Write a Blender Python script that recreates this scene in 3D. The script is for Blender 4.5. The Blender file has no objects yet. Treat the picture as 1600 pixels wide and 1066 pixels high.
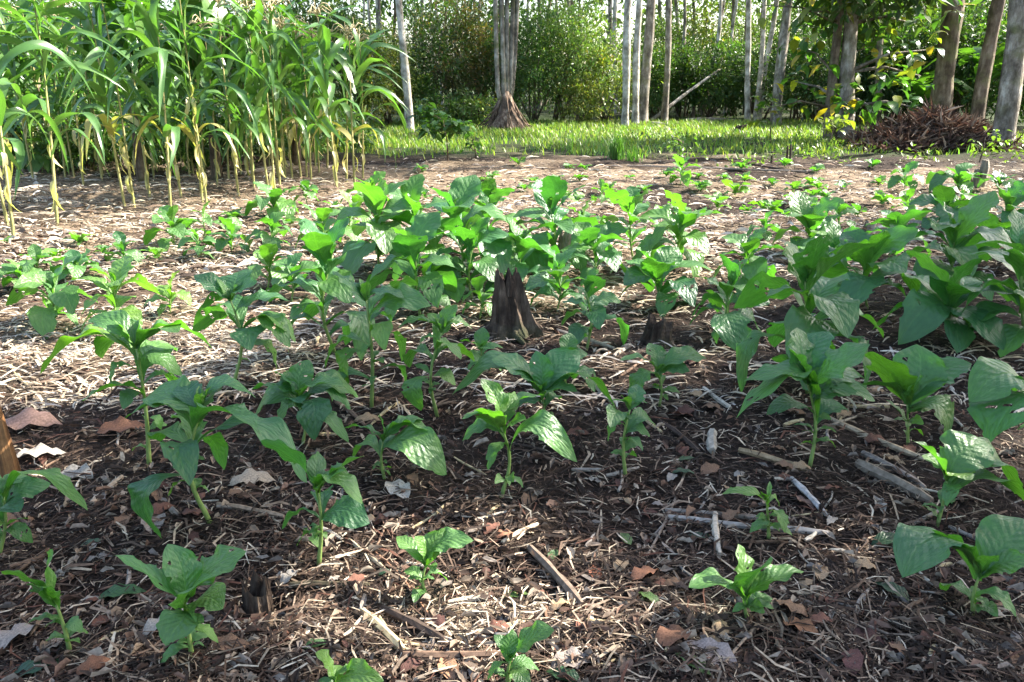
import bpy, math, random
import numpy as np
from mathutils import Vector, Matrix

sc = bpy.context.scene
C = sc.collection
R = math.radians
PI = math.pi

# ------------------------------------------------------------------ camera, sky, sun, exposure
CAM_H, PITCH, FPX = 1.6, R(18), 1256.0           # photo is 1600 x 1066 px
cam_d = bpy.data.cameras.new('camera'); cam = bpy.data.objects.new('camera', cam_d); C.objects.link(cam)
cam.location = (0, 0, CAM_H); cam.rotation_euler = (PI/2 - PITCH, 0, 0)
cam_d.sensor_width = 36; cam_d.lens = 36*FPX/1600; cam_d.clip_end = 3000
sc.camera = cam

SUN_AZ, SUN_EL = R(70), R(37)                      # azimuth from the view axis towards the right
SUN = Vector((math.cos(SUN_EL)*math.sin(SUN_AZ), math.cos(SUN_EL)*math.cos(SUN_AZ), math.sin(SUN_EL)))
w = bpy.data.worlds.new('World'); sc.world = w; w.use_nodes = True
nt = w.node_tree; bg = nt.nodes['Background']
sky = nt.nodes.new('ShaderNodeTexSky'); sky.sky_type = 'NISHITA'; sky.sun_disc = False
sky.sun_elevation = SUN_EL; sky.sun_rotation = SUN_AZ
sky.air_density = 1.0; sky.dust_density = 2.5; sky.ozone_density = 1.0
nt.links.new(sky.outputs[0], bg.inputs[0]); bg.inputs[1].default_value = 0.12
sl = bpy.data.lights.new('sun', 'SUN'); so = bpy.data.objects.new('sun', sl); C.objects.link(so)
sl.energy = 4.8; sl.angle = R(0.53); sl.color = (1.0, 0.94, 0.84)
so.rotation_euler = (-SUN).to_track_quat('-Z', 'Y').to_euler(); so.location = (20, 10, 25)
sc.view_settings.view_transform = 'Standard'; sc.view_settings.look = 'None'
sc.view_settings.gamma = 1.0; sc.view_settings.exposure = 2.25
sc.cycles.use_denoising = True
sc.cycles.max_bounces = 6; sc.cycles.diffuse_bounces = 3; sc.cycles.glossy_bounces = 2
sc.cycles.transmission_bounces = 4; sc.cycles.caustics_reflective = False; sc.cycles.caustics_refractive = False

# ------------------------------------------------------------------ helpers: pixels, noise, meshes
CP, SP = math.cos(PITCH), math.sin(PITCH)
def ray(px, py):
    dx = (px-800)/FPX; dy = (533-py)/FPX
    return Vector((dx, CP + dy*SP, -SP + dy*CP))
def _h(ix, iy, s):
    n = (ix.astype(np.int64)*374761393 + iy.astype(np.int64)*668265263 + s*1274126177) & 0x7fffffff
    n = ((n ^ (n >> 13)) * 1274126177) & 0x7fffffff
    return ((n ^ (n >> 16)) & 0xffff)/65535.0
def vn(x, y, scale, s=0):
    x = np.asarray(x, float)/scale; y = np.asarray(y, float)/scale
    ix = np.floor(x); iy = np.floor(y); fx = x-ix; fy = y-iy
    fx = fx*fx*(3-2*fx); fy = fy*fy*(3-2*fy)
    a = _h(ix, iy, s); b = _h(ix+1, iy, s); c = _h(ix, iy+1, s); d = _h(ix+1, iy+1, s)
    return (a*(1-fx)+b*fx)*(1-fy) + (c*(1-fx)+d*fx)*fy
def gza(x, y):
    x = np.asarray(x, float); y = np.asarray(y, float)
    f = np.clip((40-np.abs(y))/25, 0, 1)
    z = (vn(x, y, 1.3, 1)-.5)*.09 + (vn(x, y*1.6, 1.0, 6)-.5)*.12*np.clip((y-6)/5, 0, 1) + (vn(x, y, .45, 2)-.5)*.05 + (vn(x, y, .16, 3)-.5)*.03
    z = z-.1*np.exp(-((x+.84)/.13)**2-((y-2.22)/.1)**2)        # the pit under the hollow stub
    return z*f + np.clip((y-45)/200, 0, 1)*2.0
def gz(x, y): return float(gza(np.array([x]), np.array([y]))[0])
def P(px, py):                                     # pixel -> point on the ground
    d = ray(px, py); t = -CAM_H/d.z; p = Vector((0, 0, CAM_H)) + d*t
    p.z = gz(p.x, p.y); return p
def AT(px, py, Y):                                 # pixel -> point in the upright plane y = Y
    d = ray(px, py); t = Y/d.y; return Vector((0, 0, CAM_H)) + d*t
def XD(px, Y, py=150): return AT(px, py, Y).x
def straw_mask(x, y):                              # where pale thatch lies thick on the soil
    x = np.asarray(x, float); y = np.asarray(y, float)
    m = np.clip((y-4.4-0.55*np.maximum(x, -1.5))/2.6, 0, 1)*np.clip((17.5-y)/3, 0.25, 1)
    m = m*np.clip((6.5-x*.75+ (y-6)*.35)/4, .25, 1)
    m = m*(.05+1.5*vn(x, y*1.8, 2.2, 7))*(0.3+1.1*vn(x, y*1.5, .6, 8))
    sp = np.exp(-(((x+.12)/.38)**2+((y-2.12)/.2)**2))
    return np.clip(m+sp*.8+.12*vn(x, y, .7, 9), 0, 1)

def mk(name, V, F, mat, uv=None, col=None, smooth=True, mi=None):
    V = np.asarray(V, np.float32).reshape(-1, 3)
    Fs = [np.asarray(f, np.int32) for f in (F if isinstance(F, list) and len(F) and hasattr(F[0], 'ndim') and F[0].ndim == 2 else [np.asarray(F)])]
    me = bpy.data.meshes.new(name)
    lv = np.concatenate([f.ravel() for f in Fs]); tot = np.concatenate([np.full(len(f), f.shape[1], np.int32) for f in Fs])
    st = np.concatenate([[0], np.cumsum(tot)[:-1]]).astype(np.int32)
    me.vertices.add(len(V)); me.vertices.foreach_set('co', V.ravel())
    me.loops.add(len(lv)); me.loops.foreach_set('vertex_index', lv)
    me.polygons.add(len(tot)); me.polygons.foreach_set('loop_start', st)
    if mi is not None: me.polygons.foreach_set('material_index', np.asarray(mi, np.int32))
    me.update(calc_edges=True)
    me.polygons.foreach_set('use_smooth', np.full(len(tot), smooth))
    if uv is not None:
        u = me.uv_layers.new(name='UVMap'); u.data.foreach_set('uv', np.asarray(uv, np.float32)[lv].ravel())
    if col is not None:
        c = me.color_attributes.new('Col', 'FLOAT_COLOR', 'POINT')
        cc = np.ones((len(V), 4), np.float32); cc[:, :3] = col; c.data.foreach_set('color', cc.ravel())
    for m in (mat if isinstance(mat, (list, tuple)) else [mat]): me.materials.append(m)
    me.validate()
    return me
def ob(name, me, parent=None, loc=None, mtx=None, color=None):
    o = bpy.data.objects.new(name, me); C.objects.link(o)
    if parent is not None: o.parent = parent
    if mtx is not None: o.matrix_basis = mtx
    elif loc is not None: o.location = loc
    if color is not None: o.color = (*color, 1)
    return o
def tag(o, label, cat, group=None):
    o['label'] = label; o['category'] = cat
    if group: o['group'] = group
    return o
def thing(name, label, cat, loc, group=None, rz=0, s=1):
    o = bpy.data.objects.new(name, None); C.objects.link(o); o.location = loc; o.rotation_euler = (0, 0, rz)
    o.scale = (s, s, s); o.empty_display_size = .1
    return tag(o, label, cat, group)
ONES = 'first second third fourth fifth sixth seventh eighth ninth tenth eleventh twelfth thirteenth fourteenth fifteenth sixteenth seventeenth eighteenth nineteenth'.split()
def nth(k):                                        # ordinal word, counted from one
    if k < 20: return ONES[k-1]
    t = {2: 'twent', 3: 'thirt', 4: 'fort', 5: 'fift', 6: 'sixt'}[k//10]
    return t+'ieth' if k % 10 == 0 else t+'y-'+ONES[k % 10-1]
def kind(o, k): o['kind'] = k; return o

class MB:                                          # collects tubes and sheets into one mesh
    def __init__(s): s.V = []; s.Q = []; s.T = []; s.U = []; s.n = 0
    def add(s, V, Q=None, T=None, U=None):
        V = np.asarray(V, float).reshape(-1, 3); s.V.append(V)
        if Q is not None and len(Q): s.Q.append(np.asarray(Q)+s.n)
        if T is not None and len(T): s.T.append(np.asarray(T)+s.n)
        s.U.append(np.zeros((len(V), 2)) if U is None else np.asarray(U, float)); s.n += len(V)
    def tube(s, pts, rad, n=8, jit=0, rng=None, cap=True):
        pts = [Vector(p) for p in pts]; m = len(pts); V = []; U = []
        side = None
        for i, p in enumerate(pts):
            d = (pts[min(i+1, m-1)]-pts[max(i-1, 0)]).normalized()
            if side is None:
                side = d.cross(Vector((0, 1, 0.13)));
                if side.length < .1: side = d.cross(Vector((1, 0, 0)))
            side = (side - d*side.dot(d)).normalized(); up = d.cross(side)
            for k in range(n):
                a = 2*PI*k/n; r = rad[i]*(1+(rng.uniform(-jit, jit) if jit else 0))
                V.append(p+side*(math.cos(a)*r)+up*(math.sin(a)*r)); U.append((k/n, i/(m-1)))
        Q = [(i*n+k, i*n+(k+1) % n, (i+1)*n+(k+1) % n, (i+1)*n+k) for i in range(m-1) for k in range(n)]
        T = []
        if cap:
            V += [pts[0], pts[-1]]; U += [(0, 0), (0, 1)]; b = m*n
            T = [(b, (k+1) % n, k) for k in range(n)] + [(b+1, (m-1)*n+k, (m-1)*n+(k+1) % n) for k in range(n)]
        s.add([tuple(v) for v in V], Q, T, U)
    def mesh(s, name, mat, smooth=True, col=None):
        F = []
        if s.Q: F.append(np.concatenate(s.Q))
        if s.T: F.append(np.concatenate(s.T))
        return mk(name, np.concatenate(s.V), F, mat, uv=np.concatenate(s.U), smooth=smooth, col=col)

# ------------------------------------------------------------------ materials
def mat(name):
    m = bpy.data.materials.new(name); m.use_nodes = True; t = m.node_tree; t.nodes.clear()
    out = t.nodes.new('ShaderNodeOutputMaterial')
    def N(ty, **k):
        n = t.nodes.new('ShaderNode'+ty)
        for a, b in k.items(): setattr(n, a, b)
        return n
    def L(a, b): t.links.new(a, b)
    return m, N, L, out
def ramp(N, stops):
    r = N('ValToRGB'); e = r.color_ramp.elements
    while len(e) < len(stops): e.new(.5)
    for x, (p, c) in zip(e, stops): x.position = p; x.color = (*c, 1) if len(c) == 3 else c
    return r
def mixc(N, L, fac, a, b, mode='MIX'):
    m = N('Mix', data_type='RGBA', blend_type=mode)
    for sck, v in ((m.inputs[0], fac), (m.inputs[6], a), (m.inputs[7], b)):
        if hasattr(v, 'links'): L(v, sck)
        else: sck.default_value = v if isinstance(v, (int, float)) else (*v, 1)
    return m.outputs[2]
def math_(N, L, op, a, b=None, c=None):
    m = N('Math', operation=op)
    for i, v in enumerate((a, b, c)):
        if v is None: continue
        if hasattr(v, 'links'): L(v, m.inputs[i])
        else: m.inputs[i].default_value = v
    return m.outputs[0]

def leaf_mat(name, trans=.38, tcol=(1.5, 1.7, .45), rough=.42, veins=0, spec=.5, objcol=True, vcol=False, back=(1.15, 1.1, .8), bump=.25, noise_sc=9):
    m, N, L, out = mat(name)
    base = None
    if objcol: oi = N('ObjectInfo'); base = oi.outputs['Color']
    if vcol:
        at = N('Attribute', attribute_name='Col')
        base = at.outputs['Color'] if base is None else mixc(N, L, 1.0, base, at.outputs['Color'], 'MULTIPLY')
    tc = N('TexCoord'); nz = N('TexNoise'); nz.inputs['Scale'].default_value = noise_sc; nz.inputs['Detail'].default_value = 4
    L(tc.outputs['UV' if veins else 'Object'], nz.inputs['Vector'])
    rr = ramp(N, [(.3, (.84, .86, .84)), (.72, (1.14, 1.12, 1.06))]); L(nz.outputs[0], rr.inputs[0])
    base = mixc(N, L, 1.0, base, rr.outputs[0], 'MULTIPLY')
    height = nz.outputs[0]
    if veins:
        sx = N('SeparateXYZ'); L(tc.outputs['UV'], sx.inputs[0]); u, v = sx.outputs[0], sx.outputs[1]
        av = math_(N, L, 'ABSOLUTE', math_(N, L, 'SUBTRACT', v, .5))
        mid = math_(N, L, 'SUBTRACT', 1.0, math_(N, L, 'SMOOTH_MIN', math_(N, L, 'MULTIPLY', av, 28.0), 1.0, .2))
        ph = math_(N, L, 'SUBTRACT', math_(N, L, 'MULTIPLY', u, float(veins)), math_(N, L, 'MULTIPLY', math_(N, L, 'POWER', av, .8), veins*.42))
        fr = math_(N, L, 'ABSOLUTE', math_(N, L, 'SUBTRACT', math_(N, L, 'FRACT', ph), .5))
        sv = math_(N, L, 'MULTIPLY', math_(N, L, 'SUBTRACT', 1.0, math_(N, L, 'SMOOTH_MIN', math_(N, L, 'MULTIPLY', fr, 14.0), 1.0, .2)), .42)
        vein = math_(N, L, 'MAXIMUM', mid, sv)
        vein = math_(N, L, 'MAXIMUM', vein, 0.0)
        pale = mixc(N, L, 1.0, base, (1.5, 1.4, 1.25), 'MULTIPLY')
        base = mixc(N, L, math_(N, L, 'MULTIPLY', vein, .38), base, pale)
        pk = N('TexNoise'); pk.inputs['Scale'].default_value = 14; L(tc.outputs['UV'], pk.inputs['Vector'])
        height = math_(N, L, 'SUBTRACT', math_(N, L, 'ADD', math_(N, L, 'MULTIPLY', pk.outputs[0], 1.2), math_(N, L, 'MULTIPLY', fr, .8)), math_(N, L, 'MULTIPLY', mid, .5))
    geo = N('NewGeometry')
    front = base; backc = mixc(N, L, 1.0, base, back, 'MULTIPLY')
    dc = mixc(N, L, geo.outputs['Backfacing'], front, backc)
    bp = N('Bump'); bp.inputs['Strength'].default_value = bump; bp.inputs['Distance'].default_value = .02; L(height, bp.inputs['Height'])
    pb = N('BsdfPrincipled'); L(dc, pb.inputs['Base Color']); pb.inputs['Roughness'].default_value = rough
    pb.inputs['Specular IOR Level'].default_value = spec; L(bp.outputs[0], pb.inputs['Normal'])
    tl = N('BsdfTranslucent'); L(mixc(N, L, 1.0, base, tcol, 'MULTIPLY'), tl.inputs[0])
    mx = N('MixShader'); mx.inputs[0].default_value = trans; L(pb.outputs[0], mx.inputs[1]); L(tl.outputs[0], mx.inputs[2])
    L(mx.outputs[0], out.inputs[0])
    return m

def bark_mat(name, c1, c2, c3, scale=5, moss=None, stretch=.25):
    m, N, L, out = mat(name)
    tc = N('TexCoord'); mp = N('Mapping'); mp.inputs['Scale'].default_value = (1, 1, stretch); L(tc.outputs['Object'], mp.inputs[0])
    n1 = N('TexNoise'); n1.inputs['Scale'].default_value = scale; n1.inputs['Detail'].default_value = 8; n1.inputs['Roughness'].default_value = .65; L(mp.outputs[0], n1.inputs[0])
    r1 = ramp(N, [(.32, c1), (.5, c2), (.68, c3)]); L(n1.outputs[0], r1.inputs[0])
    c = r1.outputs[0]
    n2 = N('TexNoise'); n2.inputs['Scale'].default_value = 2.2; n2.inputs['Detail'].default_value = 5; L(tc.outputs['Object'], n2.inputs[0])
    if moss:
        r2 = ramp(N, [(.52, (0, 0, 0)), (.68, (1, 1, 1))]); L(n2.outputs[0], r2.inputs[0]); c = mixc(N, L, r2.outputs[0], c, moss)
    n3 = N('TexNoise'); n3.inputs['Scale'].default_value = 1.6; n3.inputs['Detail'].default_value = 9; n3.inputs['Roughness'].default_value = .7; L(tc.outputs['Object'], n3.inputs[0])
    r3 = ramp(N, [(.4, (.45, .43, .4)), (.56, (1.12, 1.1, 1.06))]); L(n3.outputs[0], r3.inputs[0]); c = mixc(N, L, 1.0, c, r3.outputs[0], 'MULTIPLY')
    wv = N('TexNoise'); wv.inputs['Scale'].default_value = scale*5; wv.inputs['Detail'].default_value = 6; L(mp.outputs[0], wv.inputs[0])
    bp = N('Bump'); bp.inputs['Strength'].default_value = .7; bp.inputs['Distance'].default_value = .03; L(wv.outputs[0], bp.inputs['Height'])
    pb = N('BsdfPrincipled'); L(c, pb.inputs['Base Color']); pb.inputs['Roughness'].default_value = .85; pb.inputs['Specular IOR Level'].default_value = .25; L(bp.outputs[0], pb.inputs['Normal'])
    L(pb.outputs[0], out.inputs[0]); return m

def vcol_mat(name, rough=.85, trans=0, objcol=False, nsc=60):
    m, N, L, out = mat(name)
    if objcol: base = N('ObjectInfo').outputs['Color']
    else: base = N('Attribute', attribute_name='Col').outputs['Color']
    tc = N('TexCoord'); nz = N('TexNoise'); nz.inputs['Scale'].default_value = nsc; nz.inputs['Detail'].default_value = 5; L(tc.outputs['Object'], nz.inputs['Vector'])
    rr = ramp(N, [(.3, (.6, .58, .55)), (.7, (1.25, 1.22, 1.2))]); L(nz.outputs[0], rr.inputs[0])
    base = mixc(N, L, 1.0, base, rr.outputs[0], 'MULTIPLY')
    bp = N('Bump'); bp.inputs['Strength'].default_value = .4; bp.inputs['Distance'].default_value = .004; L(nz.outputs[0], bp.inputs['Height'])
    pb = N('BsdfPrincipled'); L(base, pb.inputs['Base Color']); pb.inputs['Roughness'].default_value = rough
    pb.inputs['Specular IOR Level'].default_value = .25; L(bp.outputs[0], pb.inputs['Normal'])
    if trans:
        tl = N('BsdfTranslucent'); L(base, tl.inputs[0]); mx = N('MixShader'); mx.inputs[0].default_value = trans
        L(pb.outputs[0], mx.inputs[1]); L(tl.outputs[0], mx.inputs[2]); L(mx.outputs[0], out.inputs[0])
    else: L(pb.outputs[0], out.inputs[0])
    return m

def ground_mat():
    m, N, L, out = mat('soil_and_thatch')
    tc = N('TexCoord'); at = N('Attribute', attribute_name='Col'); sx = N('SeparateColor'); L(at.outputs['Color'], sx.inputs[0])
    n1 = N('TexNoise'); n1.inputs['Scale'].default_value = 22; n1.inputs['Detail'].default_value = 10; n1.inputs['Roughness'].default_value = .75; L(tc.outputs['Object'], n1.inputs[0])
    soil = ramp(N, [(.32, (.006, .004, .003)), (.52, (.026, .017, .012)), (.66, (.07, .046, .034)), (.78, (.16, .115, .085))]); L(n1.outputs[0], soil.inputs[0])
    fib = []
    for ang, sc_ in ((.5, 1), (-.4, 1.3), (1.5, 1.1)):
        mp = N('Mapping'); mp.inputs['Rotation'].default_value = (0, 0, ang); mp.inputs['Scale'].default_value = (7*sc_, 75*sc_, 10); L(tc.outputs['Object'], mp.inputs[0])
        nn = N('TexNoise'); nn.inputs['Scale'].default_value = 1; nn.inputs['Detail'].default_value = 4; L(mp.outputs[0], nn.inputs[0]); fib.append(nn.outputs[0])
    fm = math_(N, L, 'MAXIMUM', math_(N, L, 'MAXIMUM', fib[0], fib[1]), fib[2])
    straw = ramp(N, [(.45, (.05, .035, .024)), (.58, (.20, .145, .095)), (.7, (.40, .32, .225)), (.82, (.56, .48, .37))]); L(fm, straw.inputs[0])
    fac = math_(N, L, 'MULTIPLY', sx.outputs[0], math_(N, L, 'ADD', .55, n1.outputs[0]))
    fr = ramp(N, [(.25, (0, 0, 0)), (.6, (1, 1, 1))]); L(fac, fr.inputs[0])
    c = mixc(N, L, fr.outputs[0], soil.outputs[0], straw.outputs[0])
    c = mixc(N, L, sx.outputs[1], c, (.04, .075, .02))
    h = math_(N, L, 'ADD', math_(N, L, 'MULTIPLY', n1.outputs[0], 1.0), math_(N, L, 'MULTIPLY', fm, .6))
    bp = N('Bump'); bp.inputs['Strength'].default_value = .9; bp.inputs['Distance'].default_value = .03; L(h, bp.inputs['Height'])
    pb = N('BsdfPrincipled'); L(c, pb.inputs['Base Color']); pb.inputs['Roughness'].default_value = .95; pb.inputs['Specular IOR Level'].default_value = .15; L(bp.outputs[0], pb.inputs['Normal'])
    L(pb.outputs[0], out.inputs[0]); return m

M_tob = leaf_mat('tobacco_leaf', trans=.36, tcol=(1.25, 1.9, .32), rough=.38, veins=9, spec=.55, bump=.35)
M_stem = leaf_mat('tobacco_stem', trans=.15, tcol=(1.2, 1.3, .6), rough=.5, bump=.2, noise_sc=40)
M_maize = leaf_mat('maize_leaf', trans=.38, tcol=(1.4, 1.7, .5), rough=.33, veins=0, spec=.6, bump=.05, noise_sc=3)
M_fol = leaf_mat('foliage', trans=.36, tcol=(1.5, 1.7, .5), rough=.4, spec=.5, vcol=True, bump=0, noise_sc=2)
M_big = leaf_mat('broad_leaf', trans=.42, tcol=(1.5, 1.8, .5), rough=.35, veins=12, spec=.5, bump=.2)
M_grass = leaf_mat('grass_blades', trans=.4, tcol=(1.4, 1.6, .5), rough=.45, objcol=False, vcol=True, bump=0)
M_dry = vcol_mat('dry_leaf', .8, .15, objcol=True, nsc=30)
M_litter = vcol_mat('litter', .85, .08)
M_stick = vcol_mat('dead_wood', .85, 0, objcol=True, nsc=45)
M_ground = ground_mat()
M_pale = bark_mat('pale_bark', (.17, .145, .11), (.46, .43, .37), (.68, .65, .6), 6, (.26, .25, .17), .55)
M_grey = bark_mat('grey_bark', (.07, .058, .043), (.23, .2, .165), (.48, .45, .40), 6, (.15, .15, .075), .4)
M_brown = bark_mat('brown_bark', (.06, .045, .03), (.16, .12, .085), (.32, .27, .21), 6, (.14, .14, .06))
M_rot = bark_mat('rotten_wood', (.018, .012, .009), (.07, .048, .034), (.2, .15, .11), 14, (.05, .055, .025), .18)
M_weath = bark_mat('weathered_wood', (.10, .085, .065), (.27, .235, .19), (.48, .43, .36), 12, None, .12)
M_root = bark_mat('dry_roots', (.05, .03, .022), (.17, .115, .08), (.42, .33, .25), 9, None, .2)
M_post = bark_mat('orange_wood', (.05, .022, .008), (.2, .095, .035), (.36, .2, .09), 16, None, .06)
M_stalk = bark_mat('maize_stalk', (.2, .24, .06), (.42, .40, .16), (.6, .54, .3), 9, (.16, .26, .05), .3)

# ------------------------------------------------------------------ the ground
def spaced(lo, hi, step, far0, far1, n):
    mid = np.arange(lo, hi, step)
    a = lo-np.geomspace(step*1.3, lo-far0, n)[::-1]; b = hi+np.geomspace(step*.5, far1-hi, n)
    return np.concatenate([a, mid, b])
gx = spaced(-7, 11, .06, -700, 700, 42); gy = spaced(.9, 18, .055, -200, 1500, 48)
GX, GY = np.meshgrid(gx, gy); nx, ny = len(gx), len(gy)
fx, fy = GX.ravel(), GY.ravel(); fz = gza(fx, fy)
idx = np.arange(nx*ny).reshape(ny, nx)
Q = np.stack([idx[:-1, :-1], idx[:-1, 1:], idx[1:, 1:], idx[1:, :-1]], -1).reshape(-1, 4)
gcol = np.zeros((len(fx), 3)); gcol[:, 0] = straw_mask(fx, fy)
gcol[:, 1] = np.clip((fy-17)/3, 0, .8)*(.3+.7*vn(fx, fy, 1.1, 12))
kind(ob('ground', mk('ground', np.stack([fx, fy, fz], 1), Q, M_ground, col=gcol)), 'structure')

# ------------------------------------------------------------------ leaf sheets
def leaf_sheet(name, mt, nu=30, nv=12, prof='tob', bow=.2, asym=.8, fold=.22, ruffle=.035, twist=0, side=0, holes=0, bites=0, tear=0, seed=0, ar=.5):
    rg = random.Random(seed)
    us = np.linspace(0, 1, nu+1); vs = np.linspace(-1, 1, nv+1)
    U, Vv = np.meshgrid(us, vs, indexing='ij')
    if prof == 'tob': wd = np.sin(PI*np.clip(U, 0, 1)**1.28)**.8+.14*(1-U)**4
    elif prof == 'strap': wd = np.clip(U*9+.55, 0, 1)*np.clip((1-U)*1.9, 0, 1)**.75
    elif prof == 'banana': wd = np.clip((U-.08)*9, .06, 1)**.7*np.clip((1-U)*4, 0, 1)**.55
    elif prof == 'ovate': wd = np.where(U < .12, .06, np.sin(PI*np.clip((U-.12)/.88, 0, 1)**.75)**.8)
    else: wd = np.sin(PI*U**.8)
    x = U.copy(); y = .5*Vv*wd
    flat = np.stack([x.ravel(), y.ravel()*.5], 1)          # rough metric plane for holes
    kill = np.zeros(flat.shape[0], bool)
    moved = flat.copy()
    ctrs = [(rg.uniform(.25, .9), rg.uniform(-.17, .17), rg.uniform(.015, .042)) for _ in range(holes)]
    for _ in range(bites):
        u = rg.uniform(.3, .95); k = min(int(u*nu), nu); s = rg.choice((-1, 1))
        ctrs.append((u, s*.25*wd[k, 0], rg.uniform(.035, .075)))
    for cx, cy, r in ctrs:
        d = np.hypot(flat[:, 0]-cx, flat[:, 1]-cy); ins = d < r
        kill |= ins
        dd = np.maximum(d, 1e-4)
        for k in (0, 1): moved[ins, k] = (cx, cy)[k] + (flat[ins, k]-(cx, cy)[k])/dd[ins]*r
    x = moved[:, 0].reshape(x.shape); y = (moved[:, 1]*2).reshape(y.shape)
    y = y*ar
    z = bow*4*(U**asym)*(1-U)/(4*(asym/(1+asym))**asym*(1/(1+asym)))
    cross = np.abs(Vv)
    z = z + fold*np.abs(y)*(1-.5*U)
    p1, p2 = rg.uniform(0, 6.3), rg.uniform(0, 6.3); k1 = rg.uniform(2.2, 3.6)
    ph = np.where(Vv > 0, p1, p2)
    z = z + ruffle*cross**1.7*np.sin(2*PI*k1*U+ph)*np.sin(PI*np.clip(U, .02, 1))**.5
    y = y + side*4*U*(1-U)*.25 + .010*ar*cross*np.sin(2*PI*5*U+ph)*wd
    if twist:
        a = twist*U*np.sign(U); zc = bow*4*U*(1-U)*0
        y0, z0 = y.copy(), z - (zc)
        zb = bow*4*(U**asym)*(1-U)/(4*(asym/(1+asym))**asym*(1/(1+asym)))
        zr = z-zb; y = y0*np.cos(a)-zr*np.sin(a); z = zb+y0*np.sin(a)+zr*np.cos(a)
    V = np.stack([x.ravel(), y.ravel(), z.ravel()], 1)
    n = nv+1
    ii = np.arange((nu+1)*n).reshape(nu+1, n)
    q = np.stack([ii[:-1, :-1], ii[1:, :-1], ii[1:, 1:], ii[:-1, 1:]], -1).reshape(-1, 4)
    q = q[~kill[q].all(1)] if kill.any() else q
    if tear:
        keep = []
        fid = np.arange(nu*nv)
        sel = set()
        for _ in range(tear):
            r_ = rg.randrange(int(nu*.2), nu-2); s_ = rg.choice((0, 1))
            for c in range(nv//2): sel.add(r_*nv+(c if s_ else nv-1-c))
        q = np.array([f for k, f in enumerate(q) if k not in sel]) if not kill.any() else q
    uv = np.stack([U.ravel(), (Vv.ravel()*.5+.5)], 1)
    me = mk(name, V, q, mt, uv=uv)
    return me
def leaf_mtx(base, tip, width, inward, roll=0, ar=.5):
    """leaf frame: x from base to tip, z = upper side (up, and towards the stem when steep)"""
    x = (tip-base); Ln = max(x.length, 1e-4); x = x/Ln
    up = Vector((0, 0, 1)) + inward*.45
    z = up - x*up.dot(x)
    if z.length < 1e-3: z = inward - x*inward.dot(x)
    z.normalize()
    if roll: z = Matrix.Rotation(roll, 3, x) @ z
    y = z.cross(x)
    m = Matrix.Identity(4)
    for i in range(3):
        m[i][0] = x[i]*Ln; m[i][1] = y[i]*width/ar; m[i][2] = z[i]*Ln; m[i][3] = base[i]
    return m

TOB = {}
for cls, (bow, asym) in {'u': (.10, .9), 'a': (.22, .8), 'd': (.38, .7), 'h': (.55, .65)}.items():
    TOB[cls] = [leaf_sheet('tobacco_leaf', M_tob, bow=bow, asym=asym, fold=random.Random(i).uniform(.08, .42), ruffle=random.Random(i+9).uniform(.025, .06), twist=(0, .5, -.5, .9, -.3, .25)[i],
                           side=(0, .25, -.25, .1, -.35, .35)[i], holes=(0, 3, 1, 5, 2, 4)[i], bites=(0, 1, 3, 2, 1, 4)[i], seed=hash(cls) % 1 + i*17+ord(cls)) for i in range(6)]
MZ = [leaf_sheet('maize_leaf', M_maize, nu=16, nv=4, prof='strap', ar=.1, bow=b, asym=a, fold=.5, ruffle=.012, twist=t, side=s, seed=i) for i, (b, a, t, s) in enumerate([(.2, .8, .4, 0), (.35, .7, -.5, .2), (.5, .6, .8, -.1), (.62, .55, -.9, .1), (.42, .6, 1.4, .2)])]
BAN = [leaf_sheet('banana_leaf', M_big, nu=26, nv=6, prof='banana', ar=.25, bow=b, asym=.7, fold=.2, ruffle=.02, tear=t, seed=i) for i, (b, t) in enumerate([(.12, 5), (.25, 8), (.4, 10)])]
OVA = [leaf_sheet('broad_leaf', M_big, nu=8, nv=4, prof='ovate', bow=b, asym=.7, fold=.15, ruffle=.02, seed=i) for i, b in enumerate((.1, .2, .3))]

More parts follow.
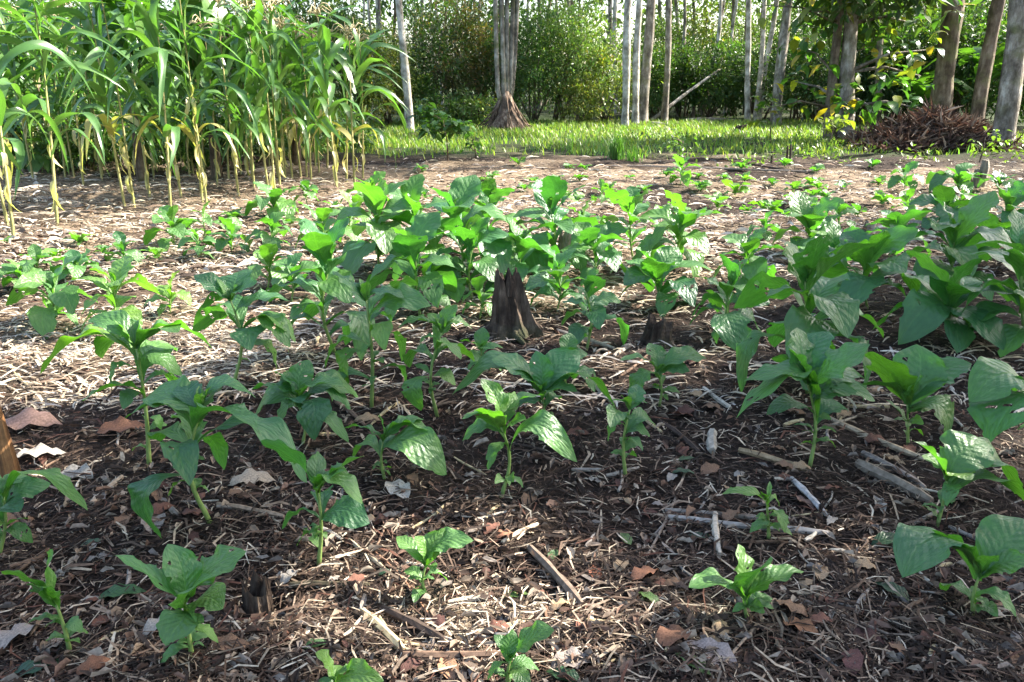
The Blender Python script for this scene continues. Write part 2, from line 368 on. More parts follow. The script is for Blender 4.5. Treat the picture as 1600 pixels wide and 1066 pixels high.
# ------------------------------------------------------------------ tobacco plants
rng = random.Random(42)
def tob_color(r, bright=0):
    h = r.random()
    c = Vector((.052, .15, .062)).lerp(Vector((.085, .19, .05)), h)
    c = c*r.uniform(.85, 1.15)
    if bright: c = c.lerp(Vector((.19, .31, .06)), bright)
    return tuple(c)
def tobacco(name, label, base_px, top_px, leaves=None, n=9, spread=None, seed=0, bright=0, group='tobacco plants in the field', small=False):
    r = random.Random(seed*7+3)
    b = P(*base_px); t = AT(top_px[0], top_px[1], b.y)
    root = thing(name, label, 'tobacco plant', b, group)
    hgt = max(t.z-b.z, .04)
    top = t-b
    k = r.uniform(-.12, .12)*hgt
    def on(f):
        p = top*f; return Vector((p.x+k*math.sin(PI*f), p.y+k*.5*math.sin(PI*f), p.z))
    stem_r = .005+.007*min(hgt, .7)
    if not small:
        mb = MB(); ks = 9
        mb.tube([on(i/ks)-Vector((0, 0, .02 if i == 0 else 0)) for i in range(ks+1)], [stem_r*(1.15-.6*i/ks)*(1.12 if i % 2 else 1) for i in range(ks+1)], 7)
        ob('stem', mb.mesh('stem', M_stem), root, color=(.21, .30, .085))
    cam_side = (Vector((0, 0, CAM_H))-b).normalized()
    mpp = b.length/FPX if False else (b-Vector((0, 0, CAM_H))).length/FPX      # metres per photo pixel here
    def leaf(base, tip, wr, cls=None, bb=bright, roll=None):
        d = tip-base; L_ = d.length
        rad = Vector((d.x, d.y, 0)); rad = rad.normalized() if rad.length > 1e-3 else Vector((0, -1, 0))
        if cls is None:
            e = d.z/max(L_, 1e-3); cls = 'u' if e > .55 else ('a' if e > .1 else ('d' if e > -.45 else 'h'))
        me = r.choice(TOB[cls])
        ob('leaf', me, root, mtx=leaf_mtx(base, tip, L_*wr, -rad, r.uniform(-.35, .35) if roll is None else roll), color=tob_color(r, bb))
    if leaves is not None:
        for lf in leaves:
            f, px, py, dy = lf[:4]; wr = lf[4] if len(lf) > 4 else .45; cls = lf[5] if len(lf) > 5 else None; bb = lf[6] if len(lf) > 6 else bright
            tip = AT(px, py, b.y+dy)-b
            tip.z = max(tip.z, .01)
            leaf(on(f), tip, wr*1.38, cls, bb)
        for i in range(2 if hgt > .2 else 1):   # further leaves round the middle
            a = r.uniform(0, 6.28); f = r.uniform(.55, .9); l = r.uniform(.4, .6)*hgt+.02; e = r.uniform(-.3, .5)
            tip = on(f)+Vector((math.cos(a)*math.cos(e)*l, math.sin(a)*math.cos(e)*l, math.sin(e)*l)); tip.z = max(tip.z, .012); leaf(on(f), tip, .5)
        for i in range(3):                       # young leaves round the growing tip
            a = r.uniform(0, 6.28); l = r.uniform(.25, .45)*hgt*.6+.02
            leaf(on(.98), on(.98)+Vector((math.cos(a)*l*.5, math.sin(a)*l*.5, l*.85)), .35, 'u', max(bright, .25))
        for i in range(6):                       # frills low on the stem
            a = r.uniform(0, 6.28); f = r.uniform(.12, .6); l = r.uniform(.035, .1)
            leaf(on(f), on(f)+Vector((math.cos(a)*l, math.sin(a)*l, r.uniform(-.2, .5)*l)), .5, None, .3)
        return root
    sp = spread*mpp*.58; n = n+(0 if small else 2)
    a0 = r.uniform(0, 6.28)
    for i in range(n):
        f = (i+.5)/n; a = a0+i*2.4+r.uniform(-.3, .3)
        at = .18+.82*f if not small else .1+.5*f
        prof = math.sin(PI*(.18+.75*f))**.7
        e = R(-25+88*f**1.8+r.uniform(-14, 14)) if not small else R(4+42*f+r.uniform(-8, 8))
        L_ = sp*prof*r.uniform(.85, 1.12)/max(math.cos(e), .55)
        lowz = on(at).z+L_*math.sin(e)
        tip = on(at)+Vector((math.cos(a)*math.cos(e)*L_, math.sin(a)*math.cos(e)*L_, math.sin(e)*L_))
        tip.z = max(tip.z, .012)
        leaf(on(at), tip, r.uniform(.55, .74))
    for i in range(0 if small else 2):
        a = r.uniform(0, 6.28); l = .3*sp
        leaf(on(.98), on(.98)+Vector((math.cos(a)*l*.4, math.sin(a)*l*.4, l*.9)), .38, 'u', max(bright, .3))
    return root

TP = 'tobacco_plant'
HERO = [
 ('chewed young tobacco plant leaning left, nearest the bottom left corner', (108,1014), (88,945), [(1,82,858,0,.5),(.95,2,893,-.04,.5),(.9,55,915,-.08,.4),(.5,130,985,0,.6)], .25),
 ('young tobacco plant with broad low leaves beside the dark hollow stub', (301,1035), (287,945), [(1,262,850,.06,.42),(1,180,868,0,.26),(1,385,862,.06,.4),(.95,345,898,-.08,.4),(.8,348,952,-.05,.62),(.78,258,1008,-.12,.75),(.15,252,1052,-.05,.35),(.1,325,1030,.02,.4)], .1),
 ('tobacco plant cut by the left edge with one long leaf reaching right', (-5,868), (5,775), [(.9,137,798,-.05,.3),(1,48,745,.1,.45),(.8,60,772,.05,.4),(.4,52,848,0,.4),(1,-45,750,0),(.6,-55,830,0),(.6,30,800,-.1,.5)], 0),
 ('tall tobacco plant with a broad holed leaf hanging down its left side', (330,816), (315,640), [(.45,255,850,-.14,.62,'h'),(.8,195,655,0,.35,'d'),(1,300,595,.12,.5),(1,400,622,.1,.5),(.95,232,618,.1,.5),(.85,400,668,-.12,.55),(.62,480,755,-.02,.17,'d'),(.9,352,600,.1,.5),(.7,250,690,.08,.45),(.6,350,735,.1,.4)], 0),
 ('tobacco plant with curled raised leaves, right of the broad hanging leaf', (497,877), (497,770), [(1,408,688,0,.2),(1,497,705,.1,.35),(1,570,712,.05,.4),(.9,566,788,-.08,.5,'h'),(.6,578,818,-.05,.5),(.5,474,838,0,.5),(1,540,735,-.06,.35)], 0),
 ('low spreading tobacco plant over a pale dead leaf, left of centre', (601,746), (598,690), [(1,538,668,0,.35),(1,592,648,0,.3),(1,662,655,.1,.4),(.9,684,688,0,.42),(.7,698,742,-.08,.42,'d'),(.6,553,715,.1,.4)], .1),
 ('upright tobacco plant with one arching leaf out to the right, centre foreground', (782,767), (783,668), [(1,722,655,-.05,.4),(1,752,592,.04,.3),(1,805,612,.1,.4),(1,852,618,.1,.5),(.85,722,690,.02,.4),(.6,902,722,-.05,.32,'h'),(.9,760,640,-.12,.45),(.9,822,655,-.06,.4)], .2),
 ('narrow tobacco plant standing alone on dark soil right of centre', (978,742), (984,640), [(1,950,628,0,.4),(1,1012,630,0,.45),(.75,950,690,-.05,.5),(.6,1016,682,0,.5),(1,995,600,.08,.45),(.5,1004,705,-.08,.5),(.8,985,655,-.1,.5)], .1),
 ('small bright tobacco seedling just above the sunlit straw patch', (668,923), (665,885), [(1,694,825,.05,.42),(1,648,838,0,.4),(1,740,845,0,.38),(.5,638,896,0,.55),(1,620,838,.08,.4)], .3),
 ('small tobacco seedling with a holed leaf at the bottom edge', (795,1066), (797,1032), [(1,772,992,.05,.35),(1,866,985,-.02,.5),(1,832,1002,.02,.5),(.9,800,982,.03,.4),(.4,760,1050,0,.4)], .2),
 ('yellowish tobacco sprout cut by the bottom edge', (528,1082), (522,1066), [(1,493,1020,0,.5),(1,565,1045,0,.4),(.8,600,1064,-.03,.4)], .45),
 ('small tobacco plant with a pointed leaf facing the camera, among brown leaves', (1168,965), (1166,935), [(1,1153,850,.06,.5),(1,1256,893,.03,.4),(1,1198,882,-.08,.6),(.7,1076,918,-.03,.5)], .2),
 ('frayed tobacco seedling stripped to its ribs beside grey sticks', (1202,835), (1198,785), [(1,1203,752,.05,.16),(.9,1128,772,0,.4),(.3,1238,838,-.04,.4),(.9,1218,792,.05,.2),(.8,1188,768,0,.18),(.6,1222,810,-.03,.3),(.5,1185,812,-.03,.3)], .4),
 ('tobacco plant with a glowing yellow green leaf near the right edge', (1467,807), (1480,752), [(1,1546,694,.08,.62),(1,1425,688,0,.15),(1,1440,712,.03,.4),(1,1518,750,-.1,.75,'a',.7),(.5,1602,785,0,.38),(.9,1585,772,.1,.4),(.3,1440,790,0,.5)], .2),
 ('wide tobacco plant with a rolled holed leaf in the bottom right corner', (1522,953), (1530,900), [(1,1604,812,.1,.5),(1,1455,828,.05,.3),(1,1430,852,.05,.3),(.9,1410,903,-.1,.5,'d'),(.9,1612,872,-.05,.5),(.5,1588,964,-.08,.35),(1,1558,868,-.05,.45),(.4,1474,925,.1,.4)], .1),
 ('large tobacco plant with tiered leaves before the long pale stick', (1265,725), (1262,600), [(1,1245,512,.14,.55),(1,1360,538,-.05,.5),(1,1295,518,.14,.5),(.85,1162,596,0,.4,'d'),(.62,1340,612,-.05,.4,'d'),(.55,1150,654,-.08,.36,'h'),(.8,1348,588,.15,.45),(1,1232,545,0,.35),(.4,1238,665,.05,.5),(.9,1205,560,.15,.5),(.5,1325,640,.1,.4)], 0),
 ('tobacco plant with a big upright leaf facing the camera, right side', (1420,690), (1418,632), [(1,1372,553,-.05,.62),(1,1432,538,.12,.62),(1,1518,568,0,.42),(.9,1332,606,.05,.4),(.8,1482,685,-.1,.62,'h'),(.8,1482,636,-.05,.3),(.5,1384,625,.05,.4),(1,1440,590,-.1,.45)], .1),
 ('tobacco plant at the right edge with a huge ribbed lower leaf', (1615,708), (1610,612), [(.8,1514,628,-.05,.6),(.7,1548,692,-.2,.75),(1,1572,585,0,.3),(1,1640,560,0),(.9,1665,640,0)], 0),
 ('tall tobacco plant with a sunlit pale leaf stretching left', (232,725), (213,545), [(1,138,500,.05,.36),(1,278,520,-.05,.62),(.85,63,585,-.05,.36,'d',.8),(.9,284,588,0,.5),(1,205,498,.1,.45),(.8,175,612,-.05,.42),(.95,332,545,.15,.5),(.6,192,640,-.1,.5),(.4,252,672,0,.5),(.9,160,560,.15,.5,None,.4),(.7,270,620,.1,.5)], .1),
 ('tobacco plant with a round drooping leaf below its crown, left middle', (364,608), (360,470), [(1,303,430,0,.45),(1,402,440,-.05,.5),(1,372,425,.2,.6),(.9,315,482,0,.4),(.85,452,470,.1,.42),(.5,392,548,-.12,.85,'h'),(.6,462,536,0,.45,'d',.3),(.4,432,580,.05,.5,None,.4),(.6,300,520,.1,.4)], 0),
 ('dense rosette tobacco plant with dark crowded leaves, left of centre', (472,690), (470,622), [(1,393,608,0,.4),(1,482,562,.1,.5),(1,538,603,-.05,.5),(1,448,578,.1,.5),(.9,436,662,-.1,.5),(.8,492,688,-.15,.6),(.9,548,640,.05,.45),(.5,545,692,-.1,.32),(.7,398,650,.05,.4),(1,428,580,0,.4),(.8,560,620,.15,.4),(.9,470,630,-.12,.6)], 0),
 ('slender tobacco plant with yellowing middle leaves, left of the rotten stump', (580,632), (572,470), [(1,518,424,.05,.36),(1,632,466,-.05,.55),(1,562,440,.05,.55),(.7,602,548,-.12,.55,'h',.4),(.6,628,566,.05,.5),(.55,508,575,0,.4,'d'),(.5,545,602,-.05,.5,None,.3),(.75,612,500,.15,.5),(.3,632,622,0,.4),(.25,520,628,0,.4)], .1),
 ('tobacco plant with a bright upright leaf just left of the rotten stump', (684,644), (690,520), [(1,622,512,-.02,.3),(1,714,476,.05,.55),(1,668,490,.05,.4),(1,738,515,.05,.4),(.8,720,562,-.1,.65),(.7,640,575,.1,.45),(.5,658,642,-.1,.5),(.6,742,566,.1,.5),(.45,712,602,-.05,.5),(.9,652,540,-.06,.5)], .25),
 ('wide tobacco plant with ragged grey green leaves below the rotten stump', (847,672), (845,612), [(1,768,562,0,.45),(1,905,548,.12,.45),(1,838,548,.05,.42),(1,882,560,.12,.45),(.9,962,640,0,.42,'d'),(.8,706,618,.05,.4,'d'),(.8,902,612,-.1,.5),(.7,800,640,-.1,.5),(.9,815,590,-.1,.5)], 0),
 ('low tobacco plant with five spread leaves right of the mossy root stub', (1030,628), (1027,582), [(1,968,564,0,.4),(1,1014,536,.1,.55),(1,1104,560,.05,.36),(.9,1078,580,-.05,.42),(.8,988,636,-.1,.5),(1,1052,552,.1,.4)], .1),
]
for i, (lab, b_, t_, lv, br) in enumerate(HERO): tobacco(TP, lab, b_, t_, lv, seed=i+1, bright=br)
MID = [  # base px, top px, leaf count, spread px, brightness, label
 ((526,556),(520,400),12,135,0,'tall tobacco plant with wide dark leaves, left end of the thick clump'),
 ((755,582),(752,545),6,62,.1,'small tobacco plant sheltering in front of the rotten stump'),
 ((886,600),(884,556),7,85,0,'tobacco plant half hidden behind the ragged wide one'),
 ((916,543),(915,455),9,92,0,'slim tobacco plant with crinkled leaves right of the rotten stump'),
 ((1029,480),(1027,430),9,135,0,'tobacco plant with long arching leaves behind the mossy root stub'),
 ((749,496),(748,455),6,70,.2,'small tobacco plant tucked against the left of the rotten stump'),
 ((1141,528),(1141,448),9,120,0,'tobacco plant with drooping lower leaves between root stub and big right clump'),
 ((1262,612),(1258,440),12,190,0,'tallest tobacco plant of the right clump, dense with dark leaves'),
 ((1355,490),(1358,405),10,140,0,'tobacco plant with a pale stem showing, middle of the right clump'),
 ((1300,440),(1304,392),8,110,0,'broad tobacco plant at the back of the right clump'),
 ((1486,542),(1484,470),10,170,0,'tobacco plant with a long bent leaf in front of the far right pair'),
 ((1493,470),(1493,365),11,145,0,'tall tobacco plant with tiered leaves at the far right'),
 ((1604,560),(1598,390),11,150,0,'tall tobacco plant cut by the right edge at mid height'),
 ((1575,372),(1575,322),8,90,0,'tobacco plant by the right edge below the forked stump'),
 ((1065,422),(1068,345),10,120,.25,'sunlit tobacco plant with pale cupped leaves right of the thick clump'),
 ((1168,452),(1170,388),8,105,.15,'tobacco plant with silvery leaves between sunlit plant and right clump'),
 ((1265,402),(1262,355),7,105,.1,'tobacco plant at the back edge of the right clump near bare soil'),
 ((712,455),(706,330),11,150,0,'tall tobacco plant with dark undersides in the middle of the thick clump'),
 ((770,408),(768,308),10,110,.1,'tallest tobacco plant behind the rotten stump with one raised round leaf'),
 ((812,452),(815,378),9,135,0,'tobacco plant directly behind the top of the rotten stump'),
 ((866,425),(860,325),10,130,0,'tobacco plant with one great drooping leaf right behind the stump'),
 ((912,398),(910,338),8,85,.2,'lit tobacco plant at the right end of the thick clump'),
 ((925,440),(922,378),8,105,.1,'tobacco plant with yellow green leaves before the pale broken stump'),
 ((990,408),(987,322),9,100,.1,'tall narrow tobacco plant standing between clump and sunlit plant'),
 ((594,430),(592,318),11,130,.25,'tobacco plant with pale lit stem at the left of the thick clump'),
 ((640,428),(645,328),11,130,.1,'tobacco plant with silvery leaves in the left half of the thick clump'),
 ((657,494),(650,395),11,135,.05,'tobacco plant with a huge veined leaf and hanging lower leaves'),
 ((738,470),(740,380),9,110,0,'tobacco plant with ribbed hanging leaves left behind the stump'),
 ((870,490),(872,430),8,100,.05,'low tobacco plant just right of the rotten stump'),
 ((585,338),(580,295),7,85,.35,'bright yellow green tobacco plant at the back left of the clump'),
 ((552,372),(550,330),7,75,.35,'sunlit tobacco plant left of the bright yellow green one'),
 ((505,392),(503,345),8,90,.2,'tobacco plant with pale top leaves near the end of the maize'),
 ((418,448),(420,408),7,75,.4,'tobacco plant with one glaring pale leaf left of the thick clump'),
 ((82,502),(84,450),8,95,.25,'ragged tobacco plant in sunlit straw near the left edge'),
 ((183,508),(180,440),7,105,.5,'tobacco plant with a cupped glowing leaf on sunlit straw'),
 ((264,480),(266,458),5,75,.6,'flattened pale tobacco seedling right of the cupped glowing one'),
 ((30,455),(32,425),7,60,.3,'small tobacco plant by the left edge behind the ragged one'),
 ((60,432),(60,408),6,50,.1,'small dark tobacco seedling behind the left edge plants'),
 ((122,438),(120,418),6,70,.05,'low tobacco seedling left behind the cupped glowing one'),
 ((190,412),(190,385),6,55,.05,'tobacco seedling with blue green leaves before the straw bank'),
 ((270,384),(268,345),7,75,.15,'tobacco plant at the left end of the row under the maize'),
 ((308,402),(308,374),6,55,.2,'low tobacco plant second in the row under the maize'),
 ((320,372),(318,335),6,50,.15,'upright tobacco plant third in the row under the maize'),
 ((362,392),(362,365),6,65,.15,'flat tobacco plant fourth in the row under the maize'),
 ((425,390),(425,355),7,75,.2,'tobacco plant fifth in the row under the maize'),
 ((430,348),(430,318),7,80,.2,'tobacco plant just below the dense maize bases'),
 ((480,320),(480,294),6,45,.2,'small tobacco plant touching the last maize stalks'),
 ((1480,358),(1478,330),7,100,.05,'wide tobacco plant below the pair of stacked ones at right'),
 ((1502,332),(1502,306),6,60,.1,'tobacco plant just below the forked weathered stump'),
 ((1497,302),(1497,280),6,70,.05,'tobacco plant left beside the forked weathered stump'),
 ((1413,302),(1412,270),7,50,.1,'upright tobacco plant on bare soil left of the forked stump'),
 ((1420,334),(1420,310),6,48,.25,'bright tobacco seedling on bare soil below the upright one'),
 ((1560,302),(1560,286),5,55,.05,'small tobacco seedling right of the forked weathered stump'),
 ((1062,292),(1064,258),6,50,.35,'pale tall tobacco seedling near the grass border'),
 ((1195,382),(1196,350),6,50,.15,'small tobacco plant behind the silvery one on open soil'),
 ((1311,365),(1310,332),6,55,.2,'tobacco seedling left of the little cut stump'),
 ((1400,400),(1400,352),8,95,.05,'tobacco plant right of the little cut stump'),
 ((455,470),(455,425),7,85,.05,'tobacco plant in shade left of the tall clump end'),
 ((940,322),(940,296),5,36,.4,'yellowish tobacco seedling behind the thick clump'),
 ((1548,410),(1548,372),8,100,.05,'tobacco plant low between the two tall ones at right edge'),
]
for i, (b_, t_, n_, sp_, br, lab) in enumerate(MID): tobacco(TP, lab, b_, t_, None, n_, sp_, seed=100+i, bright=br)
SEED = [(85,405),(130,416),(245,402),(162,392),(5,392),(124,385),(368,352),(545,352),(575,312),(710,297),(747,291),(770,281),(834,289),(880,298),(890,266),(1122,323),(1170,332),(1263,332),(1340,336),(1240,296),(1270,291),(1318,296),(1150,301),(1190,326),(1207,328),(1007,302),(1372,290),(640,300),(665,305),(820,302),(905,290),(985,282),(520,330),(455,360),(400,330),(1225,345),(1290,312),(1095,300),(1035,330),(1130,285)]
rs = random.Random(91); SEED += [(round(rs.uniform(590, 1420)), round(rs.uniform(257, 330))) for _ in range(26)]
SORD = {p: k for k, p in enumerate(sorted(SEED))}
for i, p_ in enumerate(SEED):
    hh = random.Random(i).uniform(.6, 1)*(26 if p_[1] > 300 else 22)
    tobacco('tobacco_seedling', 'tiny tobacco seedling on the open straw, %s counted from the left edge' % nth(SORD[p_]+1), p_, (p_[0], p_[1]-hh*.4), None, 7, hh*random.Random(i+5).uniform(1.3, 1.9), seed=300+i, bright=random.Random(i).uniform(.1, .55), group='tiny tobacco seedlings on the open straw', small=True)

# ------------------------------------------------------------------ maize
def stalk_mesh(seed, h):
    r = random.Random(seed); mb = MB(); n = 14; bx = r.uniform(-.05, .05); by = r.uniform(-.05, .05)
    pts = [Vector((bx*math.sin(2*i/n), by*math.sin(2.5*i/n), h*i/n-(.03 if i == 0 else 0))) for i in range(n+1)]
    mb.tube(pts, [(.0165-.0105*i/n)*(1.15 if i % 2 else 1) for i in range(n+1)], 7); return mb.mesh('stalk', M_stalk), pts
def tassel_mesh(seed):
    r = random.Random(seed); mb = MB()
    mb.tube([(0, 0, 0), (0, 0, .14), (.01, 0, .36)], [.004, .004, .003], 4)
    for k in range(11):
        a = r.uniform(0, 6.28); z = r.uniform(.04, .2); l = r.uniform(.2, .32); d = Vector((math.cos(a), math.sin(a), 0))
        mb.tube([Vector((0, 0, z))+d*(l*t*.8)+Vector((0, 0, l*(1.1*t-1.1*t*t*r.uniform(.7, 1.2)))) for t in (0, .25, .5, .75, 1)], [.006, .009, .009, .008, .005], 4)
    return mb.mesh('tassel', M_dry)
TAS = [tassel_mesh(i) for i in range(3)]
def ear_mesh():
    mb = MB(); mb.tube([(0, 0, 0), (.01, 0, .06), (.02, 0, .14), (.03, 0, .22)], [.012, .026, .024, .006], 7); return mb.mesh('ear', M_maize)
EAR = ear_mesh()
STK = [stalk_mesh(i, 1.0) for i in range(4)]
def maize(px, py, h, label, seed, group, tass=True, dry=.5, cols=1.0):
    r = random.Random(seed); b = P(px, py); lean = Vector((r.uniform(-.07, .07), r.uniform(-.05, .05), 0))
    root = thing('maize_plant', label, 'maize plant', b, group)
    me, _ = STK[seed % 4]
    m = Matrix.Identity(4); m[0][0] = m[1][1] = 1.05; m[2][2] = h; m[0][2] = lean.x*h; m[1][2] = lean.y*h
    ob('stalk', me, root, mtx=m)
    on = lambda f: Vector((lean.x*h*f, lean.y*h*f, h*f))
    a0 = r.uniform(0, PI)
    n = r.randint(11, 13)
    for i in range(n):
        f = .30+.57*i/(n-1); a = a0+PI*(i % 2)+r.uniform(-.6, .6); L_ = (.62+.34*math.sin(PI*(f-.2)))*r.uniform(.85, 1.15)
        e = R(-30+75*(f-.3)/.7+r.uniform(-18, 18)); d = Vector((math.cos(a)*math.cos(e), math.sin(a)*math.cos(e), math.sin(e)))
        k = r.choice((0, 1)) if e > .35 else r.choice((1, 2, 3, 4))
        c = Vector((.065, .155, .045)).lerp(Vector((.11, .21, .06)), r.random())*cols
        if f < .4 and r.random() < .2: c = Vector((.36, .33, .14))
        ob('leaf', MZ[k], root, mtx=leaf_mtx(on(f), on(f)+d*L_, r.uniform(.085, .125), -Vector((d.x, d.y, 0)).normalized(), r.uniform(-.5, .5), .1), color=tuple(c))
    for i in range(int(dry*6+r.random())):
        f = r.uniform(.14, .6 if dry > .8 else .4); a = r.uniform(0, 6.28); L_ = r.uniform(.25, .5)
        ob('dry_leaf', MZ[0], root, mtx=leaf_mtx(on(f), on(f)+Vector((math.cos(a)*.09, math.sin(a)*.09, -L_*.75)), .055, -Vector((math.cos(a), math.sin(a), 0)), r.uniform(-1, 1), .1), color=(.50, .44, .27))
    if r.random() < .5: ob('ear', EAR, root, mtx=Matrix.Translation(on(.48)) @ Matrix.Rotation(a0, 4, 'Z') @ Matrix.Rotation(.3, 4, 'Y'), color=(.3, .36, .13))
    if tass: ob('tassel', r.choice(TAS), root, mtx=Matrix.Translation(on(.99)) @ Matrix.Rotation(r.uniform(0, 6), 4, 'Z') @ Matrix.Rotation(r.uniform(0, .25), 4, 'X'), color=(.52, .45, .27))
    return root
MAIZE = [
 (22,377,2.5,'nearest maize plant, rising from red base at the left edge'),(12,352,2.6,'maize plant just behind the nearest one at the left edge'),(90,357,2.5,'lone maize plant second from the left edge'),
 (195,323,2.7,'maize plant with pale husks, left of the leaning pair'),(209,321,2.6,'maize plant with pale husks, right of the leaning pair'),(234,308,2.4,'thin maize plant right behind the leaning pair'),(266,324,2.6,'straight maize plant between the leaning pair and the bright stalks'),
 (283,308,2.4,'maize plant set back behind the straight one'),(316,316,2.7,'left one of the two bright maize stalks standing together'),(323,319,2.7,'right one of the two bright maize stalks standing together'),
 (339,286,2.3,'short stemmed maize plant behind the two bright stalks'),(373,306,2.5,'maize plant alone right of the two bright stalks'),(397,297,2.4,'maize plant at the left of the crowded maize bases'),
 (420,304,2.6,'front maize plant of the crowded maize bases'),(429,303,2.5,'maize plant right against the front one of the crowd'),(438,297,2.4,'third maize plant of the crowded bases'),
 (446,282,2.3,'maize plant at the back of the crowded bases'),(457,282,2.3,'maize plant beside a dark stump at the crowd edge'),(486,282,2.2,'maize plant right of the dark stump'),(499,271,2.2,'maize plant with yellow lower leaves behind the row end'),
 (512,269,2.1,'maize plant further back near the row end'),(527,297,2.35,'front maize plant of the row end by the clump'),(541,282,2.2,'maize plant with drooping tassel at the row end'),(554,288,2.2,'last but one maize plant of the row end'),(567,278,2.1,'rightmost maize plant by the open ground'),
 (52,282,2.5,'maize plant in the back row behind the lone one'),(130,290,2.5,'maize plant between the lone one and the leaning pair'),(160,284,2.4,'maize plant left behind the leaning pair')]
for i, (x_, y_, h_, lab) in enumerate(MAIZE): maize(x_, y_, h_, lab, i, 'maize plants along the left side', tass=(x_ > 300 or i % 2 == 0), dry=.9 if i in (3, 4, 8, 9) else .4)
r = random.Random(5)
for i in range(34):
    x_ = -20+i*15.6+r.uniform(-7, 7); y_ = r.uniform(262, 279)
    maize(x_, y_, r.uniform(2.1, 2.7), 'maize plant in the crowded back rows, %s from the left edge' % nth(i+1), 60+i, 'maize plants in the crowded back rows', tass=r.random() < .7, dry=.3)

# ------------------------------------------------------------------ foliage masses, trees, shrubs
def leaf_cloud(cent, out, L_, W_, rg, cols, droop=.3):
    """cent (n,3) leaf bases, out (n,3) rough outward direction -> folded two-triangle leaves"""
    n = len(cent); d = out+rg.normal(0, .7, (n, 3)); d[:, 2] -= droop; d /= np.linalg.norm(d, axis=1)[:, None]+1e-9
    up = np.array([0, 0, 1.])+rg.normal(0, .45, (n, 3)); s = np.cross(up, d); s /= np.linalg.norm(s, axis=1)[:, None]+1e-9
    nn = np.cross(d, s); l = (L_*rg.uniform(.6, 1.25, n))[:, None]; ww = l*W_
    b = cent; t = b+d*l; m = b+d*l*.45
    V = np.stack([b, m+s*ww*.5+nn*l*.06, t-nn*l*.05, m-s*ww*.5+nn*l*.06], 1)
    k = np.arange(n)*4
    T = np.concatenate([np.stack([k, k+1, k+2], 1), np.stack([k, k+2, k+3], 1)])
    return V.reshape(-1, 3), T, np.repeat(cols, 4, 0)
def dome_points(rg, n, ncl, rx, rz, z0, hollow=.5, spread=.2):
    a = rg.uniform(0, 2*PI, ncl); cz = rg.uniform(-.75, 1, ncl); q = np.sqrt(1-cz**2*.95); rr = rg.uniform(hollow, 1, ncl)**.6
    c = np.stack([np.cos(a)*q*rr*rx, np.sin(a)*q*rr*rx, z0+cz*rr*rz], 1)
    k = rg.integers(0, ncl, n); sz = rg.uniform(.5, 1.3, ncl)
    p = c[k]+rg.normal(0, 1, (n, 3))*(np.array([rx, rx, rz*.7])*spread)*sz[k][:, None]
    out = p-np.array([0, 0, z0]); out /= np.linalg.norm(out, axis=1)[:, None]+1e-6
    return p, out, c, k
def leaf_cols(rg, n, k, ncl, var=.3):
    f = (1+rg.normal(0, var*.5, ncl))[k]*(1+rg.normal(0, var*.5, n)); f = np.clip(f, .45, 1.8)
    c = np.ones((n, 3))*f[:, None]; yl = rg.random(n) < .08
    c[:, 0] *= 1+rg.uniform(-.1, .35, n); c[yl, 0] *= 1.9; c[yl, 1] *= 1.25
    return c
def shrub_meshes(seed, rx, h, n, ll, lw=.42, ncl=40, hollow=.3, stems=6, stem_mat=None):
    rg = np.random.default_rng(seed); r = random.Random(seed)
    p, o, c, k = dome_points(rg, n, ncl, rx, h*.52, h*.52, hollow)
    p[:, 2] = np.maximum(p[:, 2], .05)
    V, T, col = leaf_cloud(p, o, ll, lw, rg, leaf_cols(rg, n, k, ncl))
    fo = mk('foliage', V, [T], M_fol, col=col, smooth=False)
    mb = MB()
    for i in range(stems):
        e = Vector(c[r.randrange(ncl)]); b = Vector((r.uniform(-.15, .15)*rx, r.uniform(-.15, .15)*rx, -.05)); m = b.lerp(e, .5)+Vector((0, 0, .15*h))
        rd = .012*h+.004
        mb.tube([b, b.lerp(m, .5), m, m.lerp(e, .5), e], [rd, rd*.8, rd*.6, rd*.45, rd*.25], 5)
    return fo, mb.mesh('stems', stem_mat or M_brown)
SH = {'tall': [shrub_meshes(10+i, 1.5, 4.2, 5200, .2, .45, 60) for i in range(4)],
      'mid': [shrub_meshes(20+i, 1.1, 2.3, 3000, .15, .45, 45) for i in range(3)],
      'low': [shrub_meshes(30+i, .6, .8, 900, .12, .5, 22) for i in range(3)],
      'dense': [shrub_meshes(40+i, 1.8, 4.6, 7000, .15, .42, 90, .15) for i in range(3)],
      'broad': [shrub_meshes(50+i, .55, .85, 330, .2, .6, 16, .1) for i in range(2)]}
def shrub(label, px, Y, typ, s, color, group='bushes at the forest edge', name='forest_bush', i=0):
    x = XD(px, Y); b = Vector((x, Y, gz(x, Y)))
    root = thing(name, label, 'bush', b, group, rz=(i*1.7) % 6.28, s=s)
    fo, st = SH[typ][i % len(SH[typ])]
    ob('foliage', fo, root, color=color); ob('stems', st, root)
    return root
DK, MD, LT, YG, BR = (.04, .09, .026), (.06, .135, .036), (.10, .185, .058), (.14, .2, .055), (.10, .10, .042)
